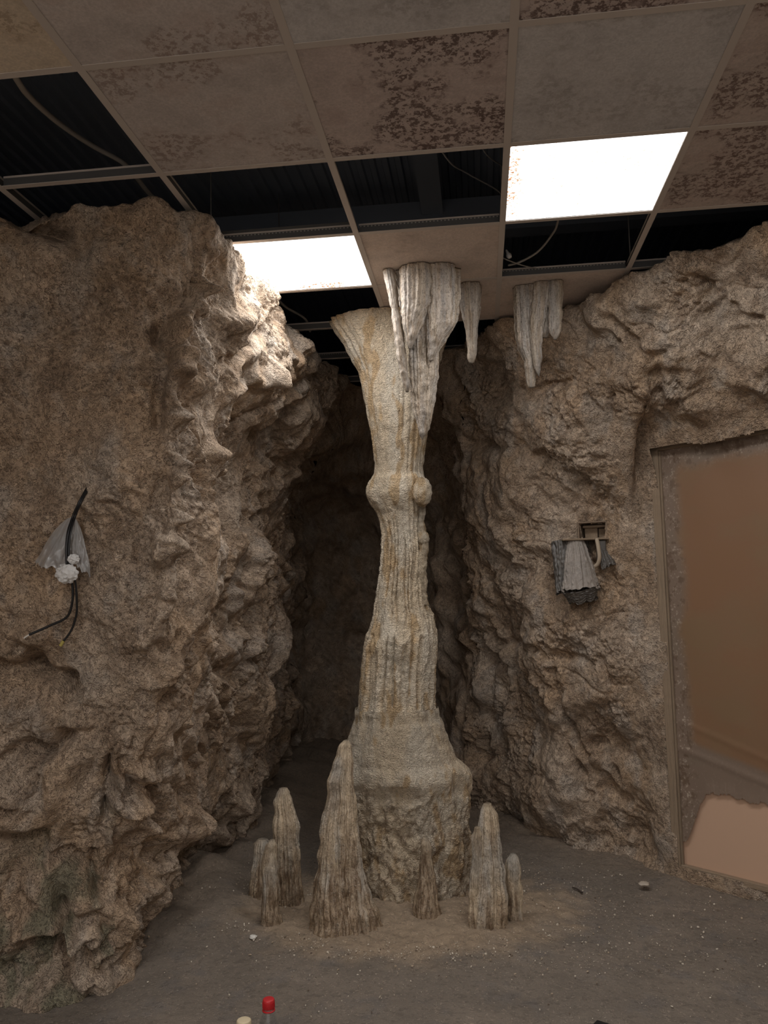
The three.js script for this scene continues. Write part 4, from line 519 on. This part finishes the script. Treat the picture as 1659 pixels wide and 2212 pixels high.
// ------------------------------------------------------------------ things at the front edge
{
  const L = (pts, seg = 48) => new THREE.LatheGeometry(pts.map((p) => new THREE.Vector2(...p)), seg);
  const b = thing('plastic_bottle', 'clear plastic bottle with a red screw cap at the bottom edge', 'bottle', [-0.65, 0, -2.45]);
  mesh('body', L([[0, 0.004], [0.03, 0.002], [0.042, 0.008], [0.045, 0.02], [0.045, 0.09], [0.042, 0.1], [0.042, 0.11], [0.045, 0.12], [0.045, 0.2], [0.044, 0.225], [0.038, 0.25], [0.028, 0.278], [0.018, 0.3], [0.014, 0.312], [0.0135, 0.322], [0, 0.322]]), new THREE.MeshPhysicalMaterial({ color: new THREE.Color().setRGB(0.9, 0.93, 0.95), roughness: 0.06, transmission: 1, thickness: 0, ior: 1.5, side: THREE.DoubleSide }), b);
  const pts = [[0, 0.34], [0.0145, 0.34], [0.0165, 0.338], [0.0172, 0.334], [0.0175, 0.3145], [0, 0.3145]]; const cap = mesh('cap', L(pts, 40), mat({ color: new THREE.Color().setRGB(0.55, 0.025, 0.03), roughness: 0.4 }), b);
  mesh('neck_ring', L([[0.0135, 0.307], [0.0185, 0.307], [0.0185, 0.3105], [0.0135, 0.3105]], 40), mat({ color: new THREE.Color().setRGB(0.55, 0.025, 0.03), roughness: 0.4 }), cap);
  const ribs = []; for (let i = 0; i < 48; i++) ribs.push(bx(0.0008, 0.015, 0.0012, 0, 0.3245, 0.0174).rotateY(i / 48 * 6.2832)); mesh('grip_ribs', mergeGeometries(ribs), mat({ color: new THREE.Color().setRGB(0.5, 0.02, 0.026), roughness: 0.45 }), cap);
  const j = thing('jar', 'slim jar with a round cream lid at the bottom edge beside the bottle', 'jar', [-0.753, 0, -2.55]);
  mesh('body', L([[0, 0.002], [0.024, 0.002], [0.027, 0.006], [0.027, 0.19], [0.022, 0.205], [0, 0.205]]), mat({ color: new THREE.Color().setRGB(0.5, 0.42, 0.32), roughness: 0.5 }), j);
  mesh('lid', L([[0, 0.231], [0.018, 0.231], [0.022, 0.228], [0.0225, 0.2], [0, 0.2]]), mat({ color: new THREE.Color().setRGB(0.72, 0.6, 0.4), roughness: 0.6 }), j);
  const k = tag(mesh('black_case', rbx(0.1, 0.03, 0.07, 0, 0.015, 0, 0.004), M.black), 'small flat black case lying on the floor at the bottom edge', 'case'); k.position.set(0.361, 0.006, -2.965); k.rotation.y = -0.55;
}

// ------------------------------------------------------------------ stones and crumbs on the floor
{
  const stone = (seed, flat) => { const g = mergeVertices(new THREE.IcosahedronGeometry(1, 3).deleteAttribute('uv').deleteAttribute('normal')), p = g.attributes.position; for (let i = 0; i < p.count; i++) { const x = p.getX(i), y = p.getY(i), z = p.getZ(i), q = 1 + 0.25 * N(x * 1.3 + seed, y * 1.3, z * 1.3); p.setXYZ(i, x * q, y * q * flat, z * q); } g.computeVertexNormals(); return g; };
  const pale = mat({ color: new THREE.Color().setRGB(0.75, 0.72, 0.66), roughness: 0.8 }), tan = mat({ color: new THREE.Color().setRGB(0.5, 0.43, 0.35), roughness: 0.85 });
  const put = (name, seed, s, flat, m, x, y, z, label, cat) => { const o = tag(mesh(name, stone(seed, flat).scale(s, s, s), m), label, cat); o.position.set(x, y, z); o.rotation.y = seed; return o; };
  put('pebble', 3, 0.016, 0.5, pale, -1.042, 0.012, -3.68, 'white pebble lying on the floor left of the largest stalagmite', 'pebble');
  put('stone_flake', 5, 0.026, 0.3, tan, 0.745, 0.03, -4.36, 'flat pale stone flake on the floor near the foot of the right wall', 'stone');
  const tw = tag(mesh('twig', tube([[0.395, 0.012, -4.345], [0.412, 0.014, -4.325], [0.435, 0.012, -4.275]], 0.004, 16, 6), mat({ color: new THREE.Color().setRGB(0.06, 0.045, 0.035), roughness: 0.9 })), 'short dark twig on the floor right of the stalagmites', 'twig');
  const r = rng(314), n = 3600, im = shade(new THREE.InstancedMesh(new THREE.IcosahedronGeometry(1, 0), mat({ color: 0xffffff, roughness: 0.9 }), n)), m4 = new THREE.Matrix4(), q = new THREE.Quaternion(), e = new THREE.Euler(), col = new THREE.Color();
  im.name = numbered('crumbs'); tag(im, 'scattered pale crumbs and grit over the floor', 'crumbs', null, 'stuff'); scene.add(im);
  for (let i = 0; i < n; i++) {
    let x, z; const pick = r();
    if (pick < 0.5) { const a = r() * 6.2832, d = 0.75 + Math.abs(r() + r() - 1) * 0.9; x = -0.42 + Math.cos(a) * d * 0.75; z = -4.0 + Math.sin(a) * d * 0.5; } else if (pick < 0.8) { x = -0.2 + r() * 1.3; z = -4.9 + r() * 1.5; } else { x = -1.5 + r() * 2.9; z = -2.9 - r() * 1.8; }
    const inCol = Math.hypot((x + 0.42) / 0.36, (z + 4.3) / 0.28) < 1; if (inCol) z = -3.5 - r() * 0.2;
    const s = 0.001 + 0.0026 * Math.pow(r(), 5), bank = 0.1 * sm(-1.0, -1.7, x) * sm(-3.3, -4.1, z);
    e.set(r() * 6, r() * 6, r() * 6); m4.compose(new THREE.Vector3(x, 0.006 + bank + s * 0.3, z), q.setFromEuler(e), new THREE.Vector3(s * (1 + r()), s * (0.5 + r() * 0.5), s * (1 + r()))); im.setMatrixAt(i, m4);
    const b = r(); im.setColorAt(i, b < 0.6 ? col.setRGB(0.62, 0.55, 0.45) : b < 0.85 ? col.setRGB(0.42, 0.33, 0.24) : col.setRGB(0.16, 0.12, 0.09));
  }
}

renderer.render(scene, camera);
